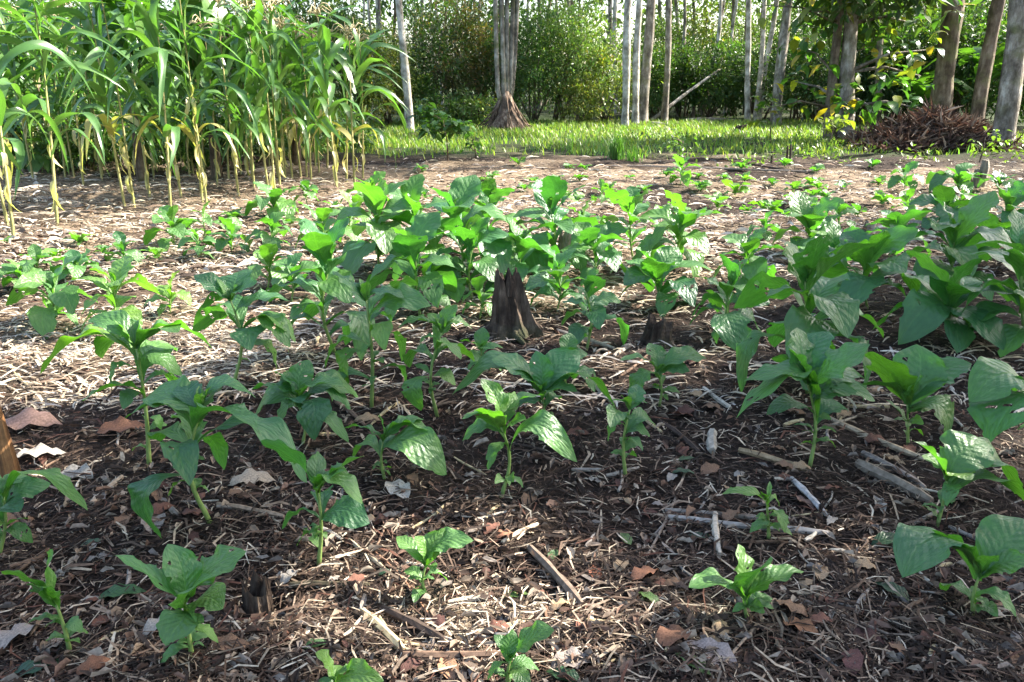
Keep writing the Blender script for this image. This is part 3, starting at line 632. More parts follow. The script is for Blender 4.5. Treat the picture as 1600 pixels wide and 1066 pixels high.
BUSH = [
 (560,29,'tall',.8,YG,'yellow green creeper mass just left of the lone white trunk'),(606,30.5,'tall',.75,YG,'pale vine covered bush touching the lone white trunk'),
 (668,32,'dense',.95,DK,'dark bush right behind the lone white trunk'),(705,33,'dense',1.0,BR,'brownish dark bush midway between white trunk and root mound'),(745,34,'dense',.95,DK,'dark bush left behind the trunk cluster'),
 (648,31,'mid',.8,MD,'lower green bush beside the foot of the lone white trunk'),(700,30,'low',1.3,MD,'leafy herb clump at the forest edge left of the root mound'),(732,30,'low',1.5,LT,'bright herb clump close to the left of the root mound'),
 (668,29,'low',1.1,LT,'low bright bush behind the broad leaved field shrub'),
 (835,32.5,'dense',.85,MD,'green bush directly right of the root mound'),(872,33,'dense',1.0,LT,'large light green bush, centre of the forest edge'),(915,34,'dense',.95,LT,'pale green bush left of the white trunk group'),
 (945,33,'mid',1.2,YG,'yellow green bush before the white trunk group'),(905,31.5,'mid',.8,YG,'low yellowish bush under the pale green one'),
 (1025,37,'tall',.7,MD,'bush seen between the white trunks'),(1070,38,'mid',1.4,DK,'dark bush behind the slanting fallen pole'),(1110,37,'mid',1.3,DK,'dark bush right of the slanting fallen pole'),(1145,39,'mid',1.4,MD,'green bush behind the right trunk group'),
 (1190,36,'mid',1.3,DK,'dark bush under the right trunk group'),(1245,33,'tall',.75,DK,'dark bush left of the big leaved tree'),(1290,31,'tall',.8,DK,'dark bush behind the big leaved tree'),
 (1345,31,'tall',.85,DK,'dark bush right behind the big leaved tree'),(1395,30,'tall',.9,DK,'dark bush left of the thick brown trunk'),(1450,31,'tall',.95,MD,'bush behind the dry leaf heap'),
 (1515,30,'tall',.95,DK,'dark bush right of the thick brown trunk'),(1570,28,'tall',.9,MD,'bush between the two rightmost trunks'),(1630,26,'tall',.9,MD,'bush at the right edge behind the last trunk'),
 (20,17.5,'mid',.6,LT,'bright bush at the left edge behind the maize'),(75,18.5,'mid',.7,LT,'light bush behind the lone maize plant'),(150,17,'low',1.3,MD,'low bush behind the leaning maize pair'),(235,17,'low',1.5,DK,'dark fern like bush behind the thin maize'),
 (300,17.5,'low',1.6,MD,'feathery bush behind the two bright maize stalks'),(365,18,'low',1.5,LT,'low bush behind the crowded maize bases'),(10,15.2,'low',1.0,MD,'leafy bush low at the left edge among the back maize'),(60,15.6,'low',1.2,DK,'dark low bush among the back maize left of the banana'),(115,15.0,'low',1.1,MD,'low bush among the back maize beside the big leaved vine'),(185,15.4,'low',1.2,LT,'light low bush among the maize behind the leaning pair'),(262,15.3,'low',1.0,MD,'low bush among the maize behind the straight one'),(335,15.6,'low',1.2,DK,'dark low bush among the maize behind the bright stalks'),(405,16,'low',1.2,MD,'low bush among the crowded maize bases'),(465,17,'low',1.3,LT,'light low bush by the dark stump among maize'),(525,19,'low',1.3,MD,'low bush behind the maize row end'),
 (430,20,'mid',.7,MD,'bush far behind the crowded maize bases'),
 (30,23,'tall',.8,MD,'tall bush far behind the left edge maize'),(120,24,'tall',.85,LT,'tall light bush far behind the maize'),(210,25,'tall',.85,MD,'tall green bush behind the banana plants'),(300,26,'dense',.8,MD,'thick bush behind the bright maize tassels'),
 (390,26,'dense',.85,DK,'dark thick bush behind the maize tassels'),(460,27,'dense',.95,DK,'dark bush rising over the maize row end'),(520,28,'dense',.9,DK,'dark bush between maize row end and creeper mass'),
 (1265,36,'dense',1.15,DK,'tall dark bush behind the thick grey trunk'),(1330,37,'dense',1.2,MD,'tall bush deep behind the big leaved tree'),(1410,36,'dense',1.2,DK,'tall dark bush deep behind the heap'),(1490,35,'dense',1.25,DK,'tall dark bush deep behind the thick brown trunk'),(1570,34,'dense',1.3,MD,'tall bush deep behind the rightmost trunks'),(1640,30,'dense',1.1,DK,'tall dark bush at the far right edge'),
 (1180,42,'dense',1.1,LT,'tall light bush deep in the forest gap'),(1100,44,'dense',1.1,YG,'yellow green bush deep in the forest gap'),(1030,45,'dense',1.1,LT,'light bush deep behind the white trunks'),
 (1000,39,'tall',.6,DK,'dark undergrowth bush behind the white trunk group'),(780,36,'tall',.9,DK,'dark bush right behind the root mound'),
]
for i, (x_, Y_, ty, s_, c_, lab) in enumerate(BUSH): shrub(lab, x_, Y_, ty, s_, c_, i=i)

def crown_meshes(seed, rx, rz, n, ll, z0, ncl=36, trunk_top=None, gaps=(), lw=.45, origin=None):
    rg = np.random.default_rng(seed)
    p, o, c, k = dome_points(rg, n, ncl, rx, rz, z0, .25, .2)
    col = leaf_cols(rg, n, k, ncl)
    if gaps:
        keep = np.ones(n, bool); s = np.array(SUN)
        for gx_, gy_, ra in gaps:
            wp = p+np.array(origin); t = wp[:, 2]/s[2]; q = wp-s*t[:, None]
            keep &= np.hypot((q[:, 0]-gx_)*.75, q[:, 1]-gy_) > ra
        p, o, col = p[keep], o[keep], col[keep]
    V, T, cc = leaf_cloud(p, o, ll, lw, rg, col)
    return mk('crown', V, [T], M_fol, col=cc, smooth=False), c
def trunk_pts(H, lean, r, wob=.12, n=12):
    ph = r.uniform(0, 6)
    return [Vector((lean[0]*i/n+wob*math.sin(ph+i*.55)*(i/n), lean[1]*i/n+wob*math.cos(ph+i*.45)*(i/n), H*i/n-(.1 if i == 0 else 0))) for i in range(n+1)]
CR = {}
def tree(label, px, Y, wpx, topx, H, bark, seed, crown=(2.2, 1.8), color=MD, n=2600, ll=.22, group='trees at the forest edge', name='forest_tree', flare=1.5, cat='tree', base=None):
    r = random.Random(seed); x = XD(px, Y) if base is None else base[0]; b = Vector((x, Y, gz(x, Y)))
    if topx is not None:                          # lean read from where the trunk leaves the top of the photo
        t = AT(topx, 0, Y); lean = ((t.x-x)/max(t.z, 1)*H*.8, r.uniform(-.3, .3))
    else: lean = (r.uniform(-.4, .4), r.uniform(-.4, .4))
    rad = wpx/2*Y/FPX
    root = thing(name, label, cat, b, group)
    pts = trunk_pts(H, lean, r, .2, 22); m = len(pts)
    mb = MB(); mb.tube([pts[0], pts[0].lerp(pts[1], .25)]+pts[1:], [rad*flare, rad*1.12]+[rad*(1.0-.6*i/m)*r.uniform(.9, 1.1) for i in range(1, m)], 10, .09, r)
    key = (round(crown[0], 1), seed % 4, n)
    if key not in CR: CR[key] = crown_meshes(seed, crown[0], crown[1], n, ll, 0)
    me, cl = CR[key]; top = pts[-1]
    for i in range(7):
        e = top+Vector(cl[i*3 % len(cl)]); s = pts[-1-(i % 3)]
        q = s.lerp(e, .5)+Vector((0, 0, .3)); mb.tube([s, q, e], [rad*.35, rad*.22, rad*.08], 5)
    ob('trunk', mb.mesh('trunk', bark), root)
    ob('crown', me, root, loc=top, color=color)
    return root
TREES = [
 (638,27.2,13,625,13,M_pale,'lone slim white trunk left of the root mound',31),
 (978,29.5,12,982,14,M_pale,'leftmost of the tall white trunks standing close together'),(995,31,11,996,14,M_pale,'middle one of the tall white trunks standing close together'),(1006,32,15,1016,14,M_grey,'brown sided trunk right of the close white trunks'),
 (1040,33,10,1047,13,M_grey,'grey trunk just left of the slanting fallen pole foot'),(1062,38,6,1070,11,M_grey,'thin stem crossed by the slanting fallen pole'),(964,42,8,958,13,M_pale,'far pale trunk left of the close white trunks'),(948,44,8,952,13,M_grey,'far forked trunk against the bright sky gap'),
 (1172,33,9,1163,13,M_pale,'leftmost pale trunk of the right trunk group'),(1184,34,8,1197,12,M_pale,'thin curved pale trunk of the right trunk group'),(1188,35,9,1214,12,M_pale,'leaning pale trunk crossing the thin curved one'),(1216,31,16,1229,14,M_grey,'thick grey trunk at the right of the trunk group'),
 (1100,40,6,1140,11,M_grey,'thin trunk leaning right in the forest gap'),(1135,41,6,1150,11,M_pale,'slim pale stem behind the forest gap'),
 (1375,29,11,1378,11,M_brown,'dark slim trunk right of the big leaved tree'),
 (1474,24,34,1482,12,M_brown,'thick brown trunk behind the dry leaf heap'),(1533,22,21,1562,12,M_brown,'leaning brown trunk right of the dry leaf heap'),(1580,19.6,34,1597,13,M_grey,'thick mossy grey trunk nearest the right edge'),
]
for i, t_ in enumerate(TREES): tree(t_[6], t_[0], t_[1], t_[2], t_[3], t_[4], t_[5], 200+i, crown=(2.3, 1.7), n=2400)
r = random.Random(77)
for i in range(34):                               # thin pole-like stems deep in the wood
    px_ = 560+i*14+r.uniform(-5, 5) if i < 26 else 1010+(i-26)*26+r.uniform(-9, 9)
    tree(('thin straight stem deep in the wood left of the sky gap, %s from the left' % nth(i+1)) if i < 26 else ('thin straight stem deep in the wood right of the sky gap, %s from the left' % nth(i-25)), px_, r.uniform(39, 52), r.uniform(3.5, 7), px_+r.uniform(-8, 8), r.uniform(10, 13), r.choice((M_grey, M_pale, M_brown)), 300+i, crown=(2.0, 1.6), n=1500, color=r.choice((DK, MD, LT)), group='thin stems deep in the wood')
# the trunk cluster on its root mound
b = P(790, 203); root = thing('cluster_tree', 'cluster of slim grey trunks rising from a mound of dry roots', 'tree', b, 'trees at the forest edge')
r = random.Random(9); mb = MB()
mb.tube([(0, 0, -.1), (0, 0, .15), (.03, 0, .55), (0, 0, .95), (0, 0, 1.25)], [.78, .66, .40, .24, .12], 16, .22, r)
for k in range(60):
    a = r.uniform(0, 6.28); z = r.uniform(.5, 1.25); q = r.uniform(.6, 1.5)
    mb.tube([(math.cos(a)*(.22-.1*z), math.sin(a)*(.22-.1*z), z), (math.cos(a)*.42, math.sin(a)*.42, z*.55), (math.cos(a)*.85*q, math.sin(a)*.85*q, -.03)], [.025, .022, .012], 4)
ob('root_mound', mb.mesh('root_mound', M_root), root)
for k, (dx, tx) in enumerate(((-.25, 773), (-.05, 783), (.06, 792), (.16, 803), (.22, 812))):
    t = AT(tx, 0, b.y)-b; mb = MB(); H_ = 12
    mb.tube([Vector((dx*.4, .05*k-.1, .7)), Vector((dx, .05*k-.1, 1.3))]+[Vector((dx+(t.x-dx)*z/4.2*.75, .05*k-.1, z)) for z in (2.5, 4.2, 7, H_)], [.08, .085, .08, .075, .06, .03], 7, .06, r)
    ob('trunk', mb.mesh('trunk', M_grey), root)
ob('crown', CR[(2.3, 0, 2400)][0], root, loc=(0, 0, 11), color=MD)

# the wood beyond reads as one mass
rg = np.random.default_rng(3); n = 110000
Y_ = rg.uniform(44, 75, n); X_ = rg.uniform(-.85, .85, n)*Y_; Z_ = rg.uniform(0, 1, n)**.85*19
den = vn(X_+Z_*2.1, Z_*1.3+Y_*.2, 2.6, 21)*.65+vn(X_, Z_, 6, 22)*.5
ang = X_/Y_*FPX+800
den = den-.22*np.exp(-((ang-975)/55)**2)*(Z_ > 3.5)-.1*(Z_ > 8)+.25*(Z_ < 3)
kp = den > .44-.06*(X_ > 8); p = np.stack([X_, Y_, Z_+gza(X_, Y_)], 1)[kp]; n = len(p)
base = np.where((vn(p[:, 0], p[:, 2], 5, 23) > .5)[:, None], np.array([[.05, .1, .03]]), np.array([[.1, .15, .05]]))*rg.uniform(.6, 1.4, n)[:, None]
V, T, cc = leaf_cloud(p, rg.normal(0, 1, (n, 3)), .5, .5, rg, base)
M_far = leaf_mat('far_foliage', trans=.36, tcol=(1.5, 1.7, .5), rough=.5, objcol=False, vcol=True, bump=0, noise_sc=2)
o = kind(ob('distant_wood', mk('distant_wood', V, [T], M_far, col=cc, smooth=False)), 'stuff'); tag(o, 'distant green wood closing the view behind the forest edge', 'forest')

# tall trees right of the picture that shade the near field
def shade_tree(label, sx, sy, H, rx, rz, n, seed, gaps):
    off = SUN*(H/SUN.z); bx, by = sx+off.x, sy+off.y
    b = Vector((bx, by, gz(bx, by))); root = thing('shade_tree', label, 'tree', b, 'tall trees beyond the right side')
    me, cl = crown_meshes(seed, rx, rz, n, .3, H, 60, gaps=gaps, origin=tuple(b))
    r = random.Random(seed); mb = MB(); pts = trunk_pts(H-rz*.3, (0, 0), r); mb.tube(pts, [.34]+[.24-.12*i/12 for i in range(12)], 10, .06, r)
    for i in range(14):
        e = Vector(cl[i*4]); s = pts[-1-(i % 5)]
        if any(math.hypot((w_.x-g[0])*.75, w_.y-g[1]) < g[2] for g in gaps for w_ in (q-SUN*(q.z/SUN.z) for q in (b+s.lerp(e, k/8)+Vector((0, 0, .6*k/8*(1-k/8)*2)) for k in range(9)))): continue   # limbs that would block the sun through an opening are left out
        mb.tube([s, s.lerp(e, .5)+Vector((0, 0, .3)), e], [.09, .06, .02], 5)
    ob('trunk', mb.mesh('trunk', M_brown), root); ob('crown', me, root, color=MD)
def sun_foot(px, py, Y): p = AT(px, py, Y); q = p-SUN*(p.z/SUN.z); return q.x, q.y
GAPS = [(*sun_foot(1492, 742, P(1467, 807).y-.05), .3), (*sun_foot(120, 580, P(232, 725).y), .4), (-.12, 2.14, .62), (2.25, 3.2, .36), (-.6, 2.6, .3), (-2.2, 4.2, .5), (.9, 4.4, .35)]  # crown openings cut along the sun's path so that it reaches these spots
shade_tree('tall leafy tree shading the front of the field from the right', -1.2, 1.3, 8.0, 3.3, 2.0, 9000, 501, GAPS)
shade_tree('tall leafy tree shading the right front corner of the field', 3.6, 3.4, 8.5, 3.3, 2.0, 9000, 502, GAPS)
shade_tree('thinner tall tree shading the right middle of the field', 6.2, 7.2, 8.5, 2.6, 1.8, 3600, 503, ())

# the big leaved tree on the right
def big_leaf_tree():
    Y = 22.5; x = XD(1320, Y); b = Vector((x, Y, gz(x, Y))); r = random.Random(4)
    root = thing('big_leaved_tree', 'tree with large drooping leaves and two grey trunks before the dark wood', 'tree', b, 'trees at the forest edge')
    tips = []
    for dx, tx, w_ in ((-.28, 1312, .15), (.12, 1330, .24)):
        t = AT(tx, 0, Y)-b; mb = MB(); pts = [Vector((dx, 0, -.1)), Vector((dx, 0, .2))]+[Vector((dx+(t.x-dx)*z/4.2, .1*math.sin(z), z)) for z in (.9, 1.8, 3, 4.2, 5.5)]
        mb.tube(pts, [w_*1.7, w_*1.2, w_, w_*.85, w_*.7, w_*.5, w_*.2], 9, .08, r)
        for k in range(11):
            s = pts[2+k % 5]; a = r.uniform(0, 6.28); l = r.uniform(.9, 2.1); e = s+Vector((math.cos(a)*l, math.sin(a)*l*.8, r.uniform(-.1, .9)))
            mb.tube([s, s.lerp(e, .5)+Vector((0, 0, .18)), e], [w_*.25, w_*.16, .012], 5); tips += [q for q in (s.lerp(e, f)+Vector((0, 0, .1)) for f in (.5, .75, 1)) if q.z < 4.3]
        ob('trunk', mb.mesh('trunk', M_brown if dx < 0 else M_grey), root)
    tips += [Vector((r.uniform(-1.7, 2.3), r.uniform(-1, 1), r.uniform(1.3, 4.4))) for _ in range(40)]; r.shuffle(tips)
    c = 0
    for tp in tips:
        for k in range(5):
            if c >= 298: break
            a = r.uniform(0, 6.28); p = tp+Vector((r.gauss(0, .22), r.gauss(0, .22), r.gauss(0, .18))); L_ = r.uniform(.32, .5)
            d = Vector((math.cos(a), math.sin(a), r.uniform(-1.4, .1))).normalized()
            col = (.05, .12, .028) if r.random() < .7 else ((.2, .22, .04) if r.random() < .75 else (.42, .3, .04))
            ob('leaf', r.choice(OVA), root, mtx=leaf_mtx(p, p+d*L_, L_*.5, -Vector((math.cos(a), math.sin(a), 0)), r.uniform(-.5, .5)), color=col); c += 1
    me, _ = crown_meshes(88, 2.2, 2.1, 2200, .4, 4.1, 34)
    ob('crown', me, root, color=(.055, .11, .03))
big_leaf_tree()
def sapling(label, px, py, h, n, spread, seed, col=(.16, .2, .04), LL=.26, name='sapling', cat='sapling', zf=.3):
    b = P(px, py); r = random.Random(seed); root = thing(name, label, cat, b)
    mb = MB(); top = Vector((r.uniform(-.15, .15), 0, h)); mb.tube([(0, 0, -.03), top*.5+Vector((.03, 0, 0)), top], [.018, .012, .006], 6)
    ends = []
    for k in range(6):
        s = top*r.uniform(.4, 1); a = r.uniform(0, 6.28); e = s+Vector((math.cos(a)*spread*.7, math.sin(a)*spread*.7, r.uniform(.05, .3)*spread)); mb.tube([s, s.lerp(e, .5)+Vector((0, 0, .04)), e], [.008, .006, .003], 4); ends += [e, s.lerp(e, .6)]
    ob('stem', mb.mesh('stem', M_brown), root)
    for k in range(n):
        tp = r.choice(ends); a = r.uniform(0, 6.28); p = tp+Vector((r.gauss(0, .07), r.gauss(0, .07), r.gauss(0, .08))); d = Vector((math.cos(a), math.sin(a), r.uniform(-1, .4))).normalized(); l = LL*r.uniform(.65, 1.2)
        tip = p+d*l; tip.z = max(tip.z, .02); p.z = max(p.z, .03)
        ob('leaf', r.choice(OVA), root, mtx=leaf_mtx(p, tip, l*.5, -Vector((math.cos(a), math.sin(a), 0)), r.uniform(-.4, .4)), color=tuple(Vector(col)*r.uniform(.7, 1.3)))
sapling('yellowing sapling with drooping leaves left of the big leaved tree', 1203, 222, 1.05, 34, .5, 1)
sapling('low sapling with bright leaves at the foot of the big leaved tree', 1290, 236, .7, 40, .6, 2)
sapling('broad leaved dark shrub standing alone on the field border', 700, 256, .8, 210, .62, 3, (.07, .15, .045), .24, 'field_shrub', 'bush')
sapling('small round leaved plant right beside the broad leaved shrub', 744, 253, .4, 26, .25, 4, (.05, .11, .03), .18, 'field_shrub', 'bush')
sapling('weedy plant under the thick mossy trunk at the right edge', 1530, 252, .5, 40, .5, 5, (.1, .16, .04), .14, 'weed', 'weed')
sapling('weedy clump on the grass border right of the grass tuft', 1060, 246, .35, 44, .4, 6, (.08, .15, .035), .14, 'weed', 'weed')
sapling('big leaved vine at the left edge behind the nearest maize', 95, 272, .55, 22, .5, 7, (.09, .17, .05), .38, 'vine', 'vine')

# banana plants behind the maize, palm like plants on the right
def banana(label, px, Y, h, n, seed, LL=2.0, name='banana_plant', lo=40):
    x = XD(px, Y); b = Vector((x, Y, gz(x, Y))); r = random.Random(seed); root = thing(name, label, 'banana plant', b, 'banana plants')
    mb = MB(); mb.tube([(0, 0, -.05), (.02, 0, h*.5), (0, .03, h)], [.1, .08, .05], 9, .05, r); ob('pseudostem', mb.mesh('pseudostem', M_brown), root)
    for k in range(n):
        a = k*2.4+r.uniform(-.3, .3); e = R(lo+r.uniform(-15, 35)); d = Vector((math.cos(a)*math.cos(e), math.sin(a)*math.cos(e), math.sin(e))); s = Vector((0, 0, h*r.uniform(.85, 1)))
        ob('leaf', r.choice(BAN), root, mtx=leaf_mtx(s, s+d*LL*r.uniform(.75, 1.1), LL*r.uniform(.22, .28), -Vector((math.cos(a), math.sin(a), 0)), r.uniform(-.4, .4), .25), color=tuple(Vector((.07, .15, .03))*r.uniform(.8, 1.3)))
banana('banana plant rising behind the leaning maize pair', 205, 13.6, 1.7, 9, 1, 1.9, lo=50); banana('banana plant behind the two bright maize stalks', 325, 14, 1.7, 9, 2, 1.9, lo=50); banana('banana plant behind the maize tassels', 455, 15.5, 1.4, 8, 3, 1.6, lo=50)
banana('banana plant at the far left behind the maize', 60, 16.5, 1.9, 8, 8)
banana('banana plant in the dark wood right of the thick brown trunk', 1540, 26, 1.6, 9, 4, 2.2, lo=15); banana('banana plant between the two rightmost trunks', 1590, 24, 2.2, 8, 5, 2.0, lo=30)
banana('small bright wild banana in the forest gap', 1085, 37, .5, 9, 6, 1.6, lo=35); banana('wild banana low behind the dry leaf heap', 1440, 27, .8, 9, 7, 1.9, lo=20)

# ------------------------------------------------------------------ grass field, tufts and border weeds (nobody could count these)
rg = np.random.default_rng(8)
def blades(n, X, Y, h, wd, rg, cols, lean=.35):
    a = rg.uniform(0, 2*PI, n); hh = h*rg.uniform(.5, 1.3, n); z = gza(X, Y); q = rg.uniform(.05, lean, n)*2
    dx, dy = np.cos(a), np.sin(a); sx_, sy_ = -dy*wd, dx*wd
    def pt(f, s): return np.stack([X+dx*hh*q*f*f+sx_*s, Y+dy*hh*q*f*f+sy_*s, z-.01+hh*f*(1-.25*q*f)], 1)
    V = np.stack([pt(0, -.6), pt(0, .6), pt(.55, -.5), pt(.55, .5), pt(1, 0)], 1).reshape(-1, 3); k = np.arange(n)*5
    return V, [np.stack([k, k+1, k+3, k+2], 1), np.stack([k+2, k+3, k+4], 1)], np.repeat(cols, 5, 0)
n = 42000; Y_ = rg.uniform(17, 33, n); X_ = rg.uniform(-9, 15, n)
edge = 17.0+1.5*vn(X_, Y_*0, 1.7, 31)+2.6*rg.random(len(X_))**2.5+np.where(X_ > 5, (X_-5)*.18, 0)
kp = (Y_ > edge)*(vn(X_, Y_, .9, 32)+vn(X_, Y_, .35, 35)*.7 > .62+.25*np.clip((20-Y_)/3, 0, 1)); X_, Y_ = X_[kp], Y_[kp]; n = len(X_)
cl = np.array([[.15, .26, .065]])*(0.7+.6*vn(X_, Y_, 1.3, 33))[:, None]*rg.uniform(.7, 1.3, n)[:, None]; cl[:, 0] *= rg.uniform(.8, 1.6, n)
V, F, cc = blades(n, X_, Y_, .2, .022, rg, cl, .5)
o = kind(ob('grass', mk('grass', V, F, M_grass, col=cc)), 'stuff'); tag(o, 'bright green young grass filling the strip before the forest', 'grass')
n = 9000; Y_ = rg.uniform(14.5, 24, n); X_ = rg.uniform(-12, 16, n)
kp = (vn(X_, Y_, .8, 41) > .62)*((X_ > 3+.2*(20-Y_))*(Y_ > 15.2) | (X_ < -4.5)*(Y_ > 14.8)); X_, Y_ = X_[kp], Y_[kp]; n = len(X_)
p = np.stack([X_, Y_, gza(X_, Y_)+rg.uniform(0.02, .22, n)], 1); u_ = np.tile(np.array([[0, 0, .8]]), (n, 1))
V, T, cc = leaf_cloud(p, u_, .13, .5, rg, np.array([[.11, .17, .04]])*rg.uniform(.6, 1.5, n)[:, None])
p2 = p.copy(); p2[:, 2] = gza(X_, Y_)
o = kind(ob('border_weeds', mk('border_weeds', V, [T], M_grass, col=cc, smooth=False)), 'stuff'); tag(o, 'low pale weeds along the shaded field border', 'weeds')
def tuft(label, px, py, h, n, seed):
    b = P(px, py); rg = np.random.default_rng(seed); X_ = rg.normal(0, .09, n); Y_ = rg.normal(0, .09, n)
    V, F, cc = blades(n, X_, Y_, h, .014, rg, np.array([[.07, .16, .035]])*rg.uniform(.7, 1.3, n)[:, None], .25); V[:, 2] -= np.repeat(gza(X_, Y_), 5)
    tag(ob('grass_tuft', mk('grass_tuft', V, F, M_grass, col=cc), None, loc=b), label, 'grass tuft')
tuft('tall dark grass tuft at the border before the white trunks', 963, 250, .55, 120, 1); tuft('smaller grass tuft just right of the tall dark one', 988, 252, .35, 60, 2); tuft('pale upright weed stalks in the grass strip', 893, 240, .7, 14, 3)

# ------------------------------------------------------------------ stumps, post, poles, heap
def stump(name, label, bpx, toppy, wpx, seed, mt, prongs=5, top_w=.6, lean=(0, 0), roots=6):
    r = random.Random(seed); b = P(*bpx); h = (AT(bpx[0], toppy, b.y)-b).z; mpp = (b-Vector((0, 0, CAM_H))).length/FPX; rad = wpx*mpp/2
    root = thing(name, label, 'stump', b); mb = MB(); n = 20; lv = 11; V = []; U = []
    prof = [r.uniform(.55, 1.0) for _ in range(n)]
    for k in range(n):
        if r.random() < .25: prof[k] = r.uniform(.35, .6)
    prof = [(prof[k]*.6+prof[k-1]*.2+prof[(k+1) % n]*.2) for k in range(n)]
    mx = max(prof); prof = [p/mx for p in prof]; rid = [1+.16*math.sin(k*2.7+seed)+r.uniform(-.08, .08) for k in range(n)]
    for i in range(lv):
        f = i/(lv-1)
        for k in range(n):
            a = 2*PI*k/n; z = f*h*prof[k]; q = rad*(1-(1-top_w)*f)*rid[k]*(1+.4*max(0, .22-f)/.22)*(1+r.uniform(-.05, .05))
            V.append((math.cos(a)*q+lean[0]*f*h, math.sin(a)*q*.85+lean[1]*f*h, z-(.05 if i == 0 else 0))); U.append((k/n, f))
    V.append((lean[0]*h*.5, lean[1]*h*.5, h*.42)); U.append((.5, 1)); c = lv*n
    Q = [(i*n+k, i*n+(k+1) % n, (i+1)*n+(k+1) % n, (i+1)*n+k) for i in range(lv-1) for k in range(n)]; T = [((lv-1)*n+k, (lv-1)*n+(k+1) % n, c) for k in range(n)]
    mb.add(V, Q, T, U); ob('body', mb.mesh('body', mt, smooth=False), root)
    for k in range(roots):
        a = r.uniform(0, 6.28); m2 = MB(); l = rad*r.uniform(1.4, 2.3); m2.tube([(math.cos(a)*rad*.6, math.sin(a)*rad*.5, h*.14), (math.cos(a)*rad*1.15, math.sin(a)*rad, h*.05), (math.cos(a+.3)*l, math.sin(a+.3)*l, -.02)], [rad*.22, rad*.17, rad*.05], 6, .1, r)
        ob('root', m2.mesh('root', mt), root)
    for k in range(prongs):
        a = r.uniform(0, 6.28); m2 = MB(); q = rad*top_w*.8; s = Vector((math.cos(a)*q+lean[0]*h*.7, math.sin(a)*q*.8+lean[1]*h*.7, h*.6)); m2.tube([s, s+Vector((0, 0, h*.2)), s+Vector((r.uniform(-.02, .02), 0, h*r.uniform(.28, .42)))], [rad*.2, rad*.14, rad*.03], 5, .2, r)
        ob('splinter', m2.mesh('splinter', mt, smooth=False), root)
    return root
stump('rotten_stump', 'dark rotten tree stump with a broken top amid the tobacco clump', (806,520), 418, 72, 3, M_rot, 6, .5, (-.12, 0), 7)
stump('root_stub', 'small mossy root stub on dark soil right of the rotten stump', (1027,534), 490, 46, 5, M_rot, 3, .8, (.1, 0), 5)
stump('broken_stump', 'pale broken stump lit behind the tobacco clump', (878,410), 355, 20, 6, M_weath, 3, .8, (.1, 0), 2)
stump('cut_stump', 'little cut stump on bare soil behind the right tobacco clump', (1357,364), 345, 17, 8, M_weath, 1, .9, (.1, 0), 2)
stump('hollow_stub', 'crumbled hollow stub above a dark pit in the left foreground', (402,935), 900, 42, 9, M_rot, 4, .9, (0, 0), 3)
stump('dark_stump', 'dark stump half hidden among the last maize stalks', (478,248), 200, 26, 10, M_brown, 2, .8, (0, 0), 3)
stump('charred_stump', 'small charred stump in the grass before the right trunk group', (1156,206), 194, 16, 12, M_rot, 2, .9, (.2, 0), 2)
stump('burnt_stump', 'low burnt stump at the grass edge left of the yellowing sapling', (1180,230), 222, 24, 13, M_rot, 2, .9, (.2, 0), 2)
def plank_post(label, name, pts_px, w_px, mt, Y=None, cat='stump', parent=None):
    b = P(*pts_px[0]); t = AT(*pts_px[1], b.y)-b; mpp = (b-Vector((0, 0, CAM_H))).length/FPX; q = w_px*mpp/2; r = random.Random(int(pts_px[0][0])); mb = MB()
    mb.tube([Vector((0, 0, -.05)), t*.3, t*.7, t*.92, t+Vector((q*.5, 0, -.01))], [q, q, q*.95, q*.85, q*.25], 7, .14, r)
    return b, mb
b, mb = plank_post('', '', ((1517,294),(1508,262)), 12, M_weath); root = thing('forked_stump', 'weathered forked stump with two pale prongs at the right', 'stump', b)
ob('prong', mb.mesh('prong', M_weath, smooth=False), root); b2, mb = plank_post('', '', ((1533,296),(1541,248)), 12, M_weath); ob('prong', mb.mesh('prong', M_weath, smooth=False), root, loc=b2-b)
b2, mb = plank_post('', '', ((1524,296),(1527,264)), 9, M_weath); ob('prong', mb.mesh('prong', M_weath, smooth=False), root, loc=b2-b)
b, mb = plank_post('', '', ((17,738),(-20,615)), 26, M_post); tag(ob('wooden_post', mb.mesh('wooden_post', M_post, smooth=False), None, loc=b), 'orange brown wooden post leaning in at the left edge', 'post')
for i, (x_, y0, y1, lab) in enumerate(((1229,258,226,'thin dark stake left of a pair on the field border'),(1234,259,224,'thin dark stake right of a pair on the field border'),(1205,256,236,'short dark stake left of the stake pair'))):
    b, mb = plank_post('', '', ((x_, y0), (x_+2, y1)), 3.5, M_rot); tag(ob('stake', mb.mesh('stake', M_rot), None, loc=b), lab, 'stake', 'stakes on the field border')
def pole(label, p0, Y0, p1, Y1, w_, mt, name='fallen_pole', cat='pole'):
    a = AT(*p0, Y0); c = AT(*p1, Y1); mid = a.lerp(c, .5)+Vector((0, 0, .04)); mb = MB(); b = a.copy()
    mb.tube([a-b, (a-b).lerp(mid-b, .5), mid-b, (mid-b).lerp(c-b, .5), c-b], [w_, w_*.95, w_*.85, w_*.75, w_*.5], 7, .06, random.Random(1)); tag(ob(name, mb.mesh(name, mt), None, loc=b), label, cat)
pole('pale fallen pole slanting up to the right in the forest gap', (1018,188), 33.5, (1125,108), 36, .075, M_pale); pole('pale fallen pole slanting down to the foot of the white trunks', (1000,186), 33, (927,136), 35, .06, M_pale)
pole('pale pole lying on the ground before the forest gap', (1012,193), 31.5, (1045,196), 30.8, .07, M_pale); pole('grey log lying at the forest edge left of the right trunk group', (1072,188), 34, (1150,188), 34, .09, M_grey, 'fallen_log', 'log')

